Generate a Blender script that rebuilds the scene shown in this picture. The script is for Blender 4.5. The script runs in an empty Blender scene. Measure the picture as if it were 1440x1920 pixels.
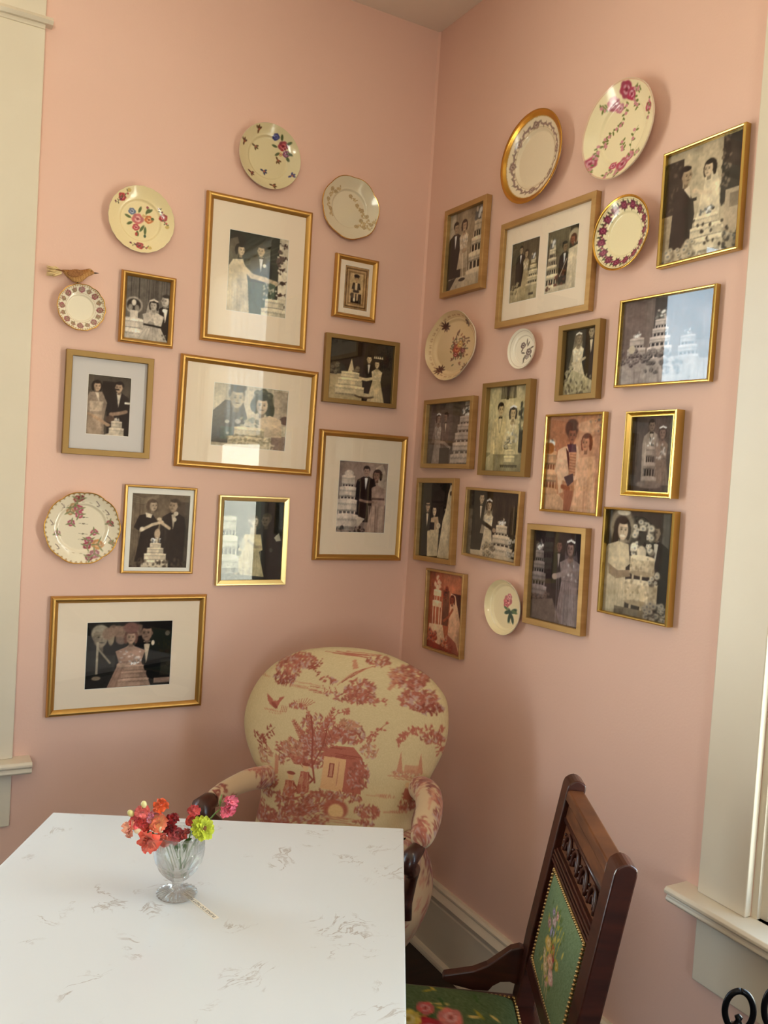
import bpy, bmesh, math, random
import numpy as np
from mathutils import Vector, Matrix

SC = bpy.context.scene
COL = SC.collection
PI = math.pi
rad = math.radians
SKY, LAMP, EXPO = 17.5, 27, .08


# ------------------------------------------------------------------ helpers
def lin(c):
    c = np.asarray(c, float) / 255.0
    return np.where(c <= 0.04045, c / 12.92, ((c + 0.055) / 1.055) ** 2.4)


def lc(c, a=1.0):
    v = lin(c)
    return (float(v[0]), float(v[1]), float(v[2]), a)


def empty(name, label=None, cat=None, loc=(0, 0, 0), rot=(0, 0, 0), group=None, kind=None):
    o = bpy.data.objects.new(name, None)
    o.empty_display_size = 0.05
    COL.objects.link(o)
    o.location = loc
    o.rotation_euler = rot
    tag(o, label, cat, group, kind)
    return o


def tag(o, label=None, cat=None, group=None, kind=None):
    if label: o['label'] = label
    if cat: o['category'] = cat
    if group: o['group'] = group
    if kind: o['kind'] = kind
    return o


def link(name, me, mat=None, parent=None, smooth=True):
    o = bpy.data.objects.new(name, me)
    COL.objects.link(o)
    if mat is not None and len(me.materials) == 0:
        me.materials.append(mat)
    if parent is not None:
        o.parent = parent
    if len(me.polygons):
        me.polygons.foreach_set('use_smooth', [smooth] * len(me.polygons))
    return o


def mesh_arr(name, V, F, mat, parent=None, colors=None, smooth=True):
    """V (n,3) array, F (m,4) quad array"""
    V = np.ascontiguousarray(V, dtype=np.float32)
    F = np.ascontiguousarray(F, dtype=np.int32)
    me = bpy.data.meshes.new(name)
    me.vertices.add(len(V))
    me.vertices.foreach_set('co', V.ravel())
    k = F.shape[1]
    me.loops.add(F.size)
    me.loops.foreach_set('vertex_index', F.ravel())
    me.polygons.add(len(F))
    me.polygons.foreach_set('loop_start', np.arange(0, F.size, k, dtype=np.int32))
    me.polygons.foreach_set('loop_total', np.full(len(F), k, dtype=np.int32))
    me.update(calc_edges=True)
    me.validate()
    if colors is not None:
        at = me.color_attributes.new('tint', 'FLOAT_COLOR', 'POINT')
        c4 = np.ones((len(V), 4), dtype=np.float32)
        c4[:, :3] = lin(np.clip(colors, 0, 255))
        at.data.foreach_set('color', c4.ravel())
    return link(name, me, mat, parent, smooth)


def grid_faces(n, m, wrap_m=False, wrap_n=False, off=0):
    i = np.arange(n if wrap_n else n - 1)
    j = np.arange(m if wrap_m else m - 1)
    I, J = np.meshgrid(i, j, indexing='ij')
    I2 = (I + 1) % n
    J2 = (J + 1) % m
    return (np.stack([I * m + J, I * m + J2, I2 * m + J2, I2 * m + J], -1).reshape(-1, 4)) + off


class MB:
    """collects simple solids into one mesh"""
    def __init__(self):
        self.bm = bmesh.new()

    def poly(self, pts, faces):
        vs = [self.bm.verts.new(p) for p in pts]
        for f in faces:
            try: self.bm.faces.new([vs[i] for i in f])
            except ValueError: pass
        return vs

    def box(self, x0, y0, z0, x1, y1, z1, M=None):
        P = [Vector(p) for p in ((x0, y0, z0), (x1, y0, z0), (x1, y1, z0), (x0, y1, z0), (x0, y0, z1), (x1, y0, z1), (x1, y1, z1), (x0, y1, z1))]
        if M is not None: P = [M @ p for p in P]
        self.poly(P, [(0, 3, 2, 1), (4, 5, 6, 7), (0, 1, 5, 4), (1, 2, 6, 5), (2, 3, 7, 6), (3, 0, 4, 7)])
        return self

    def hexa(self, P):
        self.poly(P, [(0, 3, 2, 1), (4, 5, 6, 7), (0, 1, 5, 4), (1, 2, 6, 5), (2, 3, 7, 6), (3, 0, 4, 7)])
        return self

    def prism(self, outline, axis, a, b):
        """outline list of 2D pts extruded along axis from a to b"""
        def mk(p, t):
            if axis == 'x': return (t, p[0], p[1])
            if axis == 'y': return (p[0], t, p[1])
            return (p[0], p[1], t)
        n = len(outline)
        P = [mk(p, a) for p in outline] + [mk(p, b) for p in outline]
        F = [tuple(range(n))[::-1], tuple(range(n, 2 * n))] + [(i, (i + 1) % n, n + (i + 1) % n, n + i) for i in range(n)]
        self.poly(P, F)
        return self

    def tube(self, pts, radii, seg=12, cap=True, flat=1.0, up=None):
        pts = [Vector(p) for p in pts]
        if not hasattr(radii, '__len__'): radii = [radii] * len(pts)
        rings = []
        prev = Vector(up) if up else None
        for i, p in enumerate(pts):
            t = (pts[min(i + 1, len(pts) - 1)] - pts[max(i - 1, 0)]).normalized()
            if prev is None:
                prev = Vector((0, 0, 1)) if abs(t.z) < .9 else Vector((1, 0, 0))
            a = (prev - t * prev.dot(t)).normalized()
            b = t.cross(a)
            prev = a
            r = radii[i]
            rings.append([self.bm.verts.new(p + a * math.cos(2 * PI * k / seg) * r * flat + b * math.sin(2 * PI * k / seg) * r) for k in range(seg)])
        for i in range(len(rings) - 1):
            for k in range(seg):
                self.bm.faces.new((rings[i][k], rings[i][(k + 1) % seg], rings[i + 1][(k + 1) % seg], rings[i + 1][k]))
        if cap:
            self.bm.faces.new(rings[0][::-1]); self.bm.faces.new(rings[-1])
        return self

    def ball(self, c, r, sx=1, sy=1, sz=1, u=12, v=8, M=None):
        c = Vector(c)
        rings = []
        for i in range(1, v):
            a = PI * i / v
            rings.append([Vector((math.sin(a) * math.cos(2 * PI * k / u) * r * sx, math.sin(a) * math.sin(2 * PI * k / u) * r * sy, math.cos(a) * r * sz)) for k in range(u)])
        top = Vector((0, 0, r * sz)); bot = -top
        T = (lambda q: c + (M @ q)) if M is not None else (lambda q: c + q)
        R = [[self.bm.verts.new(T(q)) for q in ring] for ring in rings]
        vt = self.bm.verts.new(T(top)); vb = self.bm.verts.new(T(bot))
        for k in range(u):
            self.bm.faces.new((vt, R[0][k], R[0][(k + 1) % u]))
            self.bm.faces.new((vb, R[-1][(k + 1) % u], R[-1][k]))
            for i in range(len(R) - 1):
                self.bm.faces.new((R[i][k], R[i + 1][k], R[i + 1][(k + 1) % u], R[i][(k + 1) % u]))
        return self

    def lathe(self, prof, seg=32, c=(0, 0, 0)):
        """prof list of (r,z) ; closed when ends at r=0"""
        rings = []
        for r, z in prof:
            if r < 1e-6: rings.append([self.bm.verts.new((c[0], c[1], c[2] + z))])
            else: rings.append([self.bm.verts.new((c[0] + r * math.cos(2 * PI * k / seg), c[1] + r * math.sin(2 * PI * k / seg), c[2] + z)) for k in range(seg)])
        for a, b in zip(rings[:-1], rings[1:]):
            for k in range(seg):
                k2 = (k + 1) % seg
                if len(a) == 1 and len(b) == 1: continue
                if len(a) == 1: self.bm.faces.new((a[0], b[k2], b[k]))
                elif len(b) == 1: self.bm.faces.new((a[k], a[k2], b[0]))
                else: self.bm.faces.new((a[k], a[k2], b[k2], b[k]))
        return self

    def build(self, name, mat, parent=None, smooth=False, bevel=0, segs=2, subsurf=0):
        bmesh.ops.recalc_face_normals(self.bm, faces=self.bm.faces[:])
        if bevel:
            es = [e for e in self.bm.edges if len(e.link_faces) == 2 and e.calc_face_angle(0) > 0.5]
            bmesh.ops.bevel(self.bm, geom=es, offset=bevel, segments=segs, profile=.5, affect='EDGES', clamp_overlap=True)
        me = bpy.data.meshes.new(name)
        self.bm.to_mesh(me)
        self.bm.free()
        o = link(name, me, mat, parent, smooth)
        if subsurf:
            m = o.modifiers.new('sub', 'SUBSURF'); m.levels = subsurf; m.render_levels = subsurf
        return o


# ------------------------------------------------------------------ materials
def mat(name, color=(200, 200, 200), rough=.5, metal=0.0, spec=.5, coat=0.0, attr=None, bump=None, noise=None, sheen=0, trans=0, ior=1.45):
    m = bpy.data.materials.new(name)
    m.use_nodes = True
    nt = m.node_tree
    b = nt.nodes['Principled BSDF']
    b.inputs['Base Color'].default_value = lc(color)
    b.inputs['Roughness'].default_value = rough
    b.inputs['Metallic'].default_value = metal
    b.inputs['Specular IOR Level'].default_value = spec
    b.inputs['Coat Weight'].default_value = coat
    b.inputs['Coat Roughness'].default_value = .08
    b.inputs['IOR'].default_value = ior
    b.inputs['Transmission Weight'].default_value = trans
    b.inputs['Sheen Weight'].default_value = sheen
    src = None
    if attr:
        a = nt.nodes.new('ShaderNodeAttribute'); a.attribute_name = attr
        src = a.outputs['Color']
        nt.links.new(src, b.inputs['Base Color'])
    if noise:
        # noise = (scale, colour2, low, high)
        tc = nt.nodes.new('ShaderNodeTexCoord')
        mp = nt.nodes.new('ShaderNodeMapping')
        if len(noise) > 4: mp.inputs['Scale'].default_value = noise[4]
        n = nt.nodes.new('ShaderNodeTexNoise'); n.inputs['Scale'].default_value = noise[0]; n.inputs['Detail'].default_value = 6
        r = nt.nodes.new('ShaderNodeValToRGB')
        r.color_ramp.elements[0].position = noise[2]; r.color_ramp.elements[0].color = lc(color)
        r.color_ramp.elements[1].position = noise[3]; r.color_ramp.elements[1].color = lc(noise[1])
        nt.links.new(tc.outputs['Object'], mp.inputs['Vector'])
        nt.links.new(mp.outputs['Vector'], n.inputs['Vector'])
        nt.links.new(n.outputs['Fac'], r.inputs['Fac'])
        nt.links.new(r.outputs['Color'], b.inputs['Base Color'])
    if bump:
        tc = nt.nodes.new('ShaderNodeTexCoord')
        n = nt.nodes.new('ShaderNodeTexNoise'); n.inputs['Scale'].default_value = bump[0]; n.inputs['Detail'].default_value = 4
        bp = nt.nodes.new('ShaderNodeBump'); bp.inputs['Strength'].default_value = bump[1]; bp.inputs['Distance'].default_value = bump[2]
        nt.links.new(tc.outputs['Object'], n.inputs['Vector'])
        nt.links.new(n.outputs['Fac'], bp.inputs['Height'])
        nt.links.new(bp.outputs['Normal'], b.inputs['Normal'])
    return m


def glass_pane_mat(name, refl=1.0, tint=(255, 255, 255), ior=1.5, rough=0.02):
    m = bpy.data.materials.new(name)
    m.use_nodes = True
    nt = m.node_tree
    nt.nodes.clear()
    out = nt.nodes.new('ShaderNodeOutputMaterial')
    mix = nt.nodes.new('ShaderNodeMixShader')
    tr = nt.nodes.new('ShaderNodeBsdfTransparent'); tr.inputs['Color'].default_value = lc(tint)
    gl = nt.nodes.new('ShaderNodeBsdfGlossy'); gl.inputs['Roughness'].default_value = rough
    # Schlick reflectance from the facing angle, the same from both sides of the pane
    lw = nt.nodes.new('ShaderNodeLayerWeight'); lw.inputs['Blend'].default_value = .5
    pw = nt.nodes.new('ShaderNodeMath'); pw.operation = 'POWER'; pw.inputs[1].default_value = 5
    r0 = ((ior - 1) / (ior + 1)) ** 2
    ma = nt.nodes.new('ShaderNodeMath'); ma.operation = 'MULTIPLY_ADD'; ma.inputs[1].default_value = 1 - r0; ma.inputs[2].default_value = r0
    mu = nt.nodes.new('ShaderNodeMath'); mu.operation = 'MULTIPLY'; mu.inputs[1].default_value = refl; mu.use_clamp = True
    nt.links.new(lw.outputs['Facing'], pw.inputs[0]); nt.links.new(pw.outputs[0], ma.inputs[0]); nt.links.new(ma.outputs[0], mu.inputs[0])
    nt.links.new(mu.outputs[0], mix.inputs[0])
    nt.links.new(tr.outputs[0], mix.inputs[1])
    nt.links.new(gl.outputs[0], mix.inputs[2])
    nt.links.new(mix.outputs[0], out.inputs['Surface'])
    return m


PINK = (225, 186, 169)
M_wall = mat('pink_wall_paint', PINK, .55, spec=.35, bump=(160, .25, .0012), noise=(1.3, (229, 191, 175), .35, .7))
M_cream = mat('cream_wall_paint', (226, 216, 200), .6, spec=.3)
M_trim = mat('cream_gloss_paint', (222, 211, 192), .32, spec=.5, noise=(2.5, (216, 204, 184), .4, .7))
M_ceil = mat('ceiling_paint', (242, 234, 222), .8)
M_floor = mat('dark_floor_boards', (30, 20, 15), .4, noise=(6, (42, 28, 20), .35, .7, (1, 12, 1)))
M_gold = mat('satin_gold_leaf', (206, 162, 92), .36, metal=.9, bump=(60, .15, .001))
M_goldmatt = mat('antique_matt_gold', (156, 124, 74), .5, metal=.55, bump=(90, .15, .001))
M_goldwood = mat('pale_gold_wood', (194, 158, 104), .42, metal=.6, noise=(5, (172, 136, 84), .35, .7, (1, 1, 8)))
M_brass = mat('polished_brass', (214, 182, 104), .26, metal=1.0)
M_brasspale = mat('brushed_pale_brass', (238, 214, 150), .33, metal=.9)
M_back = mat('frame_backing_board', (70, 50, 36), .8)
M_mat = mat('cream_mount_board', (248, 230, 208), .9, spec=.1)
M_matgrey = mat('cool_grey_mount_board', (216, 210, 208), .9, spec=.1)
M_bevel = mat('white_mount_bevel', (246, 242, 234), .9, spec=.1)
M_photo = mat('printed_photograph', rough=.6, spec=.15, attr='tint')
M_glass = glass_pane_mat('picture_glass', 1.5)
M_china = mat('glazed_china', rough=.16, spec=.55, coat=.5, attr='tint')
M_chinaback = mat('glazed_china_underside', (226, 214, 192), .25, spec=.5)
M_chinagold = mat('gilded_china_edge', (206, 158, 72), .22, metal=1.0)
M_toile = mat('toile_fabric', rough=.9, spec=.15, attr='tint', bump=(700, .2, .0006), sheen=.15)
M_needle = mat('needlepoint_fabric', rough=.95, spec=.08, attr='tint', bump=(420, .5, .0012))
M_wood = mat('dark_mahogany', (66, 28, 18), .34, spec=.5, coat=.25, noise=(9, (40, 14, 9), .35, .7, (1, 1, 6)))
M_walnut = mat('walnut_carved_wood', (112, 66, 36), .42, spec=.5, noise=(12, (78, 42, 22), .35, .7, (1, 1, 5)))
M_carveshade = mat('carving_shade_brown', (40, 18, 12), .6)  # dark tone standing in for shade inside the carving
M_beads = mat('antique_brass_nails', (176, 146, 96), .32, metal=.9)
M_iron = mat('black_wrought_iron', (30, 30, 34), .3, metal=.8, spec=.6)


def crystal():
    """clear cut glass: part refraction, part clear with bright facet reflections"""
    m = bpy.data.materials.new('cut_crystal'); m.use_nodes = True
    nt = m.node_tree; nt.nodes.clear()
    out = nt.nodes.new('ShaderNodeOutputMaterial'); mix = nt.nodes.new('ShaderNodeMixShader'); mix.inputs[0].default_value = .34
    g = nt.nodes.new('ShaderNodeBsdfGlass'); g.inputs['IOR'].default_value = 1.5; g.inputs['Roughness'].default_value = .0; g.inputs['Color'].default_value = (1, 1, 1, 1)
    t = nt.nodes.new('ShaderNodeBsdfTransparent'); t.inputs['Color'].default_value = (.985, .995, .985, 1)
    gl = nt.nodes.new('ShaderNodeBsdfGlossy'); gl.inputs['Roughness'].default_value = .03
    lw = nt.nodes.new('ShaderNodeLayerWeight'); lw.inputs['Blend'].default_value = .5
    pw = nt.nodes.new('ShaderNodeMath'); pw.operation = 'POWER'; pw.inputs[1].default_value = 3
    ma = nt.nodes.new('ShaderNodeMath'); ma.operation = 'MULTIPLY_ADD'; ma.inputs[1].default_value = .75; ma.inputs[2].default_value = .09; ma.use_clamp = True
    m2 = nt.nodes.new('ShaderNodeMixShader')
    nt.links.new(lw.outputs['Facing'], pw.inputs[0]); nt.links.new(pw.outputs[0], ma.inputs[0]); nt.links.new(ma.outputs[0], m2.inputs[0])
    nt.links.new(t.outputs[0], m2.inputs[1]); nt.links.new(gl.outputs[0], m2.inputs[2])
    nt.links.new(m2.outputs[0], mix.inputs[1]); nt.links.new(g.outputs[0], mix.inputs[2]); nt.links.new(mix.outputs[0], out.inputs['Surface'])
    return m


def sheer():
    m = bpy.data.materials.new('sheer_curtain_voile'); m.use_nodes = True
    nt = m.node_tree; nt.nodes.clear()
    out = nt.nodes.new('ShaderNodeOutputMaterial')
    t = nt.nodes.new('ShaderNodeBsdfTransparent'); tl = nt.nodes.new('ShaderNodeBsdfTranslucent'); d = nt.nodes.new('ShaderNodeBsdfDiffuse')
    tl.inputs['Color'].default_value = lc((252, 240, 220)); d.inputs['Color'].default_value = lc((250, 240, 224))
    a_ = nt.nodes.new('ShaderNodeMixShader'); a_.inputs[0].default_value = .35; b_ = nt.nodes.new('ShaderNodeMixShader'); b_.inputs[0].default_value = .75
    nt.links.new(tl.outputs[0], a_.inputs[1]); nt.links.new(d.outputs[0], a_.inputs[2]); nt.links.new(t.outputs[0], b_.inputs[1]); nt.links.new(a_.outputs[0], b_.inputs[2]); nt.links.new(b_.outputs[0], out.inputs['Surface'])
    return m


M_sheer = sheer()
M_crystal = crystal()
M_stem = mat('green_flower_stem', (92, 122, 48), .5, spec=.4)
M_leaf = mat('dark_green_leaf', (58, 92, 34), .5, spec=.4)
M_petal = mat('flower_petal', rough=.6, spec=.2, attr='tint', sheen=.2)
M_paper = mat('white_paper_tape', (240, 232, 215), .6)
M_ink = mat('black_print', (28, 26, 26), .6)
M_feather = mat('wren_feathers', rough=.85, spec=.1, attr='tint')
M_beak = mat('dark_beak', (52, 34, 24), .4)
M_fluff = mat('cream_tail_fluff', (226, 200, 150), .95, spec=.05)
M_black = mat('black_metal', (22, 20, 20), .4, metal=.6)
M_cam = None


# quartz table top
def quartz():
    m = bpy.data.materials.new('white_veined_quartz')
    m.use_nodes = True
    nt = m.node_tree
    b = nt.nodes['Principled BSDF']
    b.inputs['Roughness'].default_value = .22
    b.inputs['Specular IOR Level'].default_value = .5
    tc = nt.nodes.new('ShaderNodeTexCoord')
    w = nt.nodes.new('ShaderNodeTexNoise'); w.inputs['Scale'].default_value = 5; w.inputs['Detail'].default_value = 3
    mp = nt.nodes.new('ShaderNodeMixRGB'); mp.blend_type = 'LINEAR_LIGHT'; mp.inputs[0].default_value = .16
    nt.links.new(tc.outputs['Object'], mp.inputs[1]); nt.links.new(tc.outputs['Object'], w.inputs['Vector']); nt.links.new(w.outputs['Color'], mp.inputs[2])
    sc = nt.nodes.new('ShaderNodeMapping'); sc.inputs['Scale'].default_value = (1.0, 1.9, 1)
    nt.links.new(mp.outputs[0], sc.inputs['Vector'])
    n1 = nt.nodes.new('ShaderNodeTexNoise'); n1.inputs['Scale'].default_value = 7.5; n1.inputs['Detail'].default_value = 7; n1.inputs['Roughness'].default_value = .6
    nt.links.new(sc.outputs[0], n1.inputs['Vector'])
    # thin band around .5 -> vein
    s = nt.nodes.new('ShaderNodeMath'); s.operation = 'SUBTRACT'; s.inputs[1].default_value = .5
    a = nt.nodes.new('ShaderNodeMath'); a.operation = 'ABSOLUTE'
    r = nt.nodes.new('ShaderNodeMapRange'); r.inputs['From Min'].default_value = .0; r.inputs['From Max'].default_value = .016; r.inputs['To Min'].default_value = 1; r.inputs['To Max'].default_value = 0
    nt.links.new(n1.outputs['Fac'], s.inputs[0]); nt.links.new(s.outputs[0], a.inputs[0]); nt.links.new(a.outputs[0], r.inputs['Value'])
    # break the veins up
    n2 = nt.nodes.new('ShaderNodeTexNoise'); n2.inputs['Scale'].default_value = 11; n2.inputs['Detail'].default_value = 3
    nt.links.new(tc.outputs['Object'], n2.inputs['Vector'])
    r2 = nt.nodes.new('ShaderNodeMapRange'); r2.inputs['From Min'].default_value = .56; r2.inputs['From Max'].default_value = .68
    nt.links.new(n2.outputs['Fac'], r2.inputs['Value'])
    mu = nt.nodes.new('ShaderNodeMath'); mu.operation = 'MULTIPLY'
    nt.links.new(r.outputs[0], mu.inputs[0]); nt.links.new(r2.outputs[0], mu.inputs[1])
    mix = nt.nodes.new('ShaderNodeMixRGB')
    mix.inputs[1].default_value = lc((222, 224, 223)); mix.inputs[2].default_value = lc((178, 168, 158))
    nt.links.new(mu.outputs[0], mix.inputs[0])
    nt.links.new(mix.outputs[0], b.inputs['Base Color'])
    return m


M_quartz = quartz()


# ------------------------------------------------------------------ colour canvas (prints, china, fabric)
class Cv:
    def __init__(self, w, h, col, ux=100.0, uy=100.0):
        self.w, self.h = int(w), int(h)
        self.ux, self.uy = ux, uy
        self.a = np.zeros((self.h, self.w, 3), np.float32)
        self.tone = None
        self.a[:] = self.c(col)
        X = (np.arange(self.w) + .5) / self.w * ux
        Y = (np.arange(self.h) + .5) / self.h * uy
        self.X, self.Y = np.meshgrid(X, Y)
        self.rng = np.random.default_rng(7)

    def c(self, c):
        if np.isscalar(c): c = (c, c, c)
        return np.array(c, np.float32)

    def _box(self, x0, y0, x1, y1):
        i0 = max(0, int(x0 / self.ux * self.w) - 1); i1 = min(self.w, int(x1 / self.ux * self.w) + 2)
        j0 = max(0, int(y0 / self.uy * self.h) - 1); j1 = min(self.h, int(y1 / self.uy * self.h) + 2)
        if i1 <= i0 or j1 <= j0: return None
        return slice(j0, j1), slice(i0, i1)

    def _blend(self, s, m, c, a=1.0):
        m = (np.clip(m, 0, 1) * a)[..., None]
        self.a[s] = self.a[s] * (1 - m) + self.c(c) * m

    def el(self, x, y, rx, ry, c, rot=0, a=1.0, soft=.12):
        R = max(rx, ry) * 1.3
        s = self._box(x - R, y - R, x + R, y + R)
        if s is None: return
        dx = self.X[s] - x; dy = self.Y[s] - y
        if rot:
            t = rad(rot); dx, dy = dx * math.cos(t) + dy * math.sin(t), -dx * math.sin(t) + dy * math.cos(t)
        d = np.sqrt((dx / rx) ** 2 + (dy / ry) ** 2)
        self._blend(s, (1 + soft - d) / (2 * soft), c, a)

    def po(self, pts, c, a=1.0):
        P = np.array(pts, float)
        s = self._box(P[:, 0].min(), P[:, 1].min(), P[:, 0].max(), P[:, 1].max())
        if s is None: return
        x = self.X[s]; y = self.Y[s]
        ins = np.zeros(x.shape, bool)
        n = len(P)
        for i in range(n):
            x0, y0 = P[i]; x1, y1 = P[(i + 1) % n]
            if y0 == y1: continue
            cr = ((y0 > y) != (y1 > y)) & (x < (x1 - x0) * (y - y0) / (y1 - y0) + x0)
            ins ^= cr
        self._blend(s, ins.astype(np.float32), c, a)

    def re(self, x0, y0, x1, y1, c, a=1.0):
        self.po([(x0, y0), (x1, y0), (x1, y1), (x0, y1)], c, a)

    def li(self, pts, wd, c, a=1.0):
        asp = (self.w / self.ux) / (self.h / self.uy)     # metric: measure in y units
        for (x0, y0), (x1, y1) in zip(pts[:-1], pts[1:]):
            s = self._box(min(x0, x1) - wd * 2, min(y0, y1) - wd * 2, max(x0, x1) + wd * 2, max(y0, y1) + wd * 2)
            if s is None: continue
            px = (self.X[s] - x0) * asp; py = self.Y[s] - y0
            vx, vy = (x1 - x0) * asp, y1 - y0
            L = vx * vx + vy * vy + 1e-9
            t = np.clip((px * vx + py * vy) / L, 0, 1)
            d = np.hypot(px - t * vx, py - t * vy)
            self._blend(s, (wd * .5 - d) / (wd * .25) + .5, c, a)

    def no(self, x0, y0, x1, y1, c, n, r0, r1=None, a=.8, seed=1, inside=None):
        rg = random.Random(seed)
        r1 = r1 or r0
        for _ in range(n):
            x = rg.uniform(x0, x1); y = rg.uniform(y0, y1)
            if inside and not inside(x, y): continue
            cc = c if not isinstance(c, list) else rg.choice(c)
            r = rg.uniform(r0, r1)
            self.el(x, y, r, r * rg.uniform(.5, 1), cc, rot=rg.uniform(0, 180), a=a, soft=.3)

    def grain(self, amt=4, seed=3):
        g = np.random.default_rng(seed).normal(0, amt, self.a.shape[:2])[..., None]
        self.a = np.clip(self.a + g, 0, 255)

    def grad(self, f):
        self.a *= f(self.X, self.Y)[..., None]

    def photo(self, seed=1):
        # soft focus, mottled tone and slightly darker edges of an old print
        a = self.a
        for _ in range(2):
            p = np.pad(a, ((1, 1), (1, 1), (0, 0)), 'edge')
            a = (p[:-2, 1:-1] + p[2:, 1:-1] + p[1:-1, :-2] + p[1:-1, 2:] + 2 * p[1:-1, 1:-1]) / 6
        rg = np.random.default_rng(seed)
        m = np.zeros(a.shape[:2])
        for n, k in ((5, .05), (11, .045), (24, .04), (48, .035)):
            g = rg.normal(0, 1, (n, n))
            yy = np.linspace(0, n - 1.001, a.shape[0]); xx = np.linspace(0, n - 1.001, a.shape[1])
            j = yy.astype(int); i = xx.astype(int); v = (yy - j)[:, None]; u = (xx - i)[None]
            m += k * (g[j][:, i] * (1 - u) * (1 - v) + g[j][:, i + 1] * u * (1 - v) + g[j + 1][:, i] * (1 - u) * v + g[j + 1][:, i + 1] * u * v)
        d = ((self.X / self.ux - .5) ** 2 + (self.Y / self.uy - .5) ** 2)
        self.a = np.clip(a * (1 + m[..., None]) * (1.03 - .22 * d[..., None]), 0, 255)

    def half(self):
        a = self.a
        h, w = a.shape[0] // 2 * 2, a.shape[1] // 2 * 2
        a = a[:h, :w]
        return (a[0::2, 0::2] + a[1::2, 0::2] + a[0::2, 1::2] + a[1::2, 1::2]) / 4

    def sample(self, x, y):
        """bilinear at unit coords"""
        fx = np.clip(np.asarray(x) / self.ux * self.w - .5, 0, self.w - 1.001)
        fy = np.clip(np.asarray(y) / self.uy * self.h - .5, 0, self.h - 1.001)
        i = fx.astype(int); j = fy.astype(int); u = (fx - i)[..., None]; v = (fy - j)[..., None]
        a = self.a
        return (a[j, i] * (1 - u) * (1 - v) + a[j, i + 1] * u * (1 - v) + a[j + 1, i] * (1 - u) * v + a[j + 1, i + 1] * u * v)


# ------------------------------------------------------------------ what the old wedding prints show (printed pictures, flat; one includes a painted glass reflection)
def P_(cv):  # aspect: rx for a radius given in y percent
    return cv.asp


def head(cv, x, y, r, skin=175, hair=45, style='m', turn=0, hat=None):
    k = cv.asp
    S = np.array(cv.c(skin)); H = np.array(cv.c(hair))
    if style == 'f':
        for i in range(9):          # waved hair, lighter strands on top
            t = PI * (1.15 + i / 8 * 1.7) if False else PI * (.92 + i / 8 * 1.16)
            cv.el(x - turn * .12 * r * k + math.cos(t) * .62 * r * k, y + .05 * r + math.sin(t) * .72 * r, .36 * r * k, .36 * r, H * (.85 + .25 * (i % 2)))
        cv.el(x - turn * .15 * r * k, y - .3 * r, r * .78 * k, r * .72, H)
        for s in (-1, 1): cv.el(x + (s * .66 - turn * .12) * r * k, y + .45 * r, .24 * r * k, .5 * r, H)
    else:
        cv.el(x - turn * .18 * r * k, y - .3 * r, r * .74 * k, r * .74, H)
    cv.re(x - .28 * r * k, y + .5 * r, x + .28 * r * k, y + 1.35 * r, S * .72)
    fx = x + turn * .12 * r * k
    cv.el(fx, y + .08 * r, r * .6 * k, r * .84, S)
    cv.el(fx, y + .42 * r, r * .46 * k, r * .5, S)
    cv.el(fx - (.36 + turn * .1) * r * k, y + .2 * r, r * .2 * k, r * .6, S * .8, a=.5, soft=.5)
    cv.el(fx + .12 * r * k, y - .3 * r, r * .3 * k, r * .2, np.minimum(S * 1.1, 250), a=.5, soft=.6)
    cv.el(fx - turn * .1 * r * k, y - .68 * r, r * .6 * k, r * .26, H)
    if style != 'f':
        for s in (-1, 1): cv.el(fx + s * .6 * r * k, y + .12 * r, .1 * r * k, .2 * r, S * .85)
    f = S * .38
    ex = .25 * r * k; cx = fx + turn * .2 * r * k
    for s in (-1, 1):
        cv.el(cx + s * ex, y + .04 * r, .13 * r * k, .09 * r, S * .62, soft=.6, a=.8)
        cv.el(cx + s * ex, y + .04 * r, .07 * r * k, .055 * r, f, soft=.5, a=.85)
        cv.el(cx + s * ex, y - .13 * r, .17 * r * k, .04 * r, f * 1.2, soft=.6, a=.6)
    cv.el(cx + .03 * r * k, y + .26 * r, .07 * r * k, .15 * r, S * .8, soft=.6, a=.7)
    cv.el(cx, y + .53 * r, .2 * r * k, .055 * r, S * .52, soft=.6, a=.85)


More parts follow.
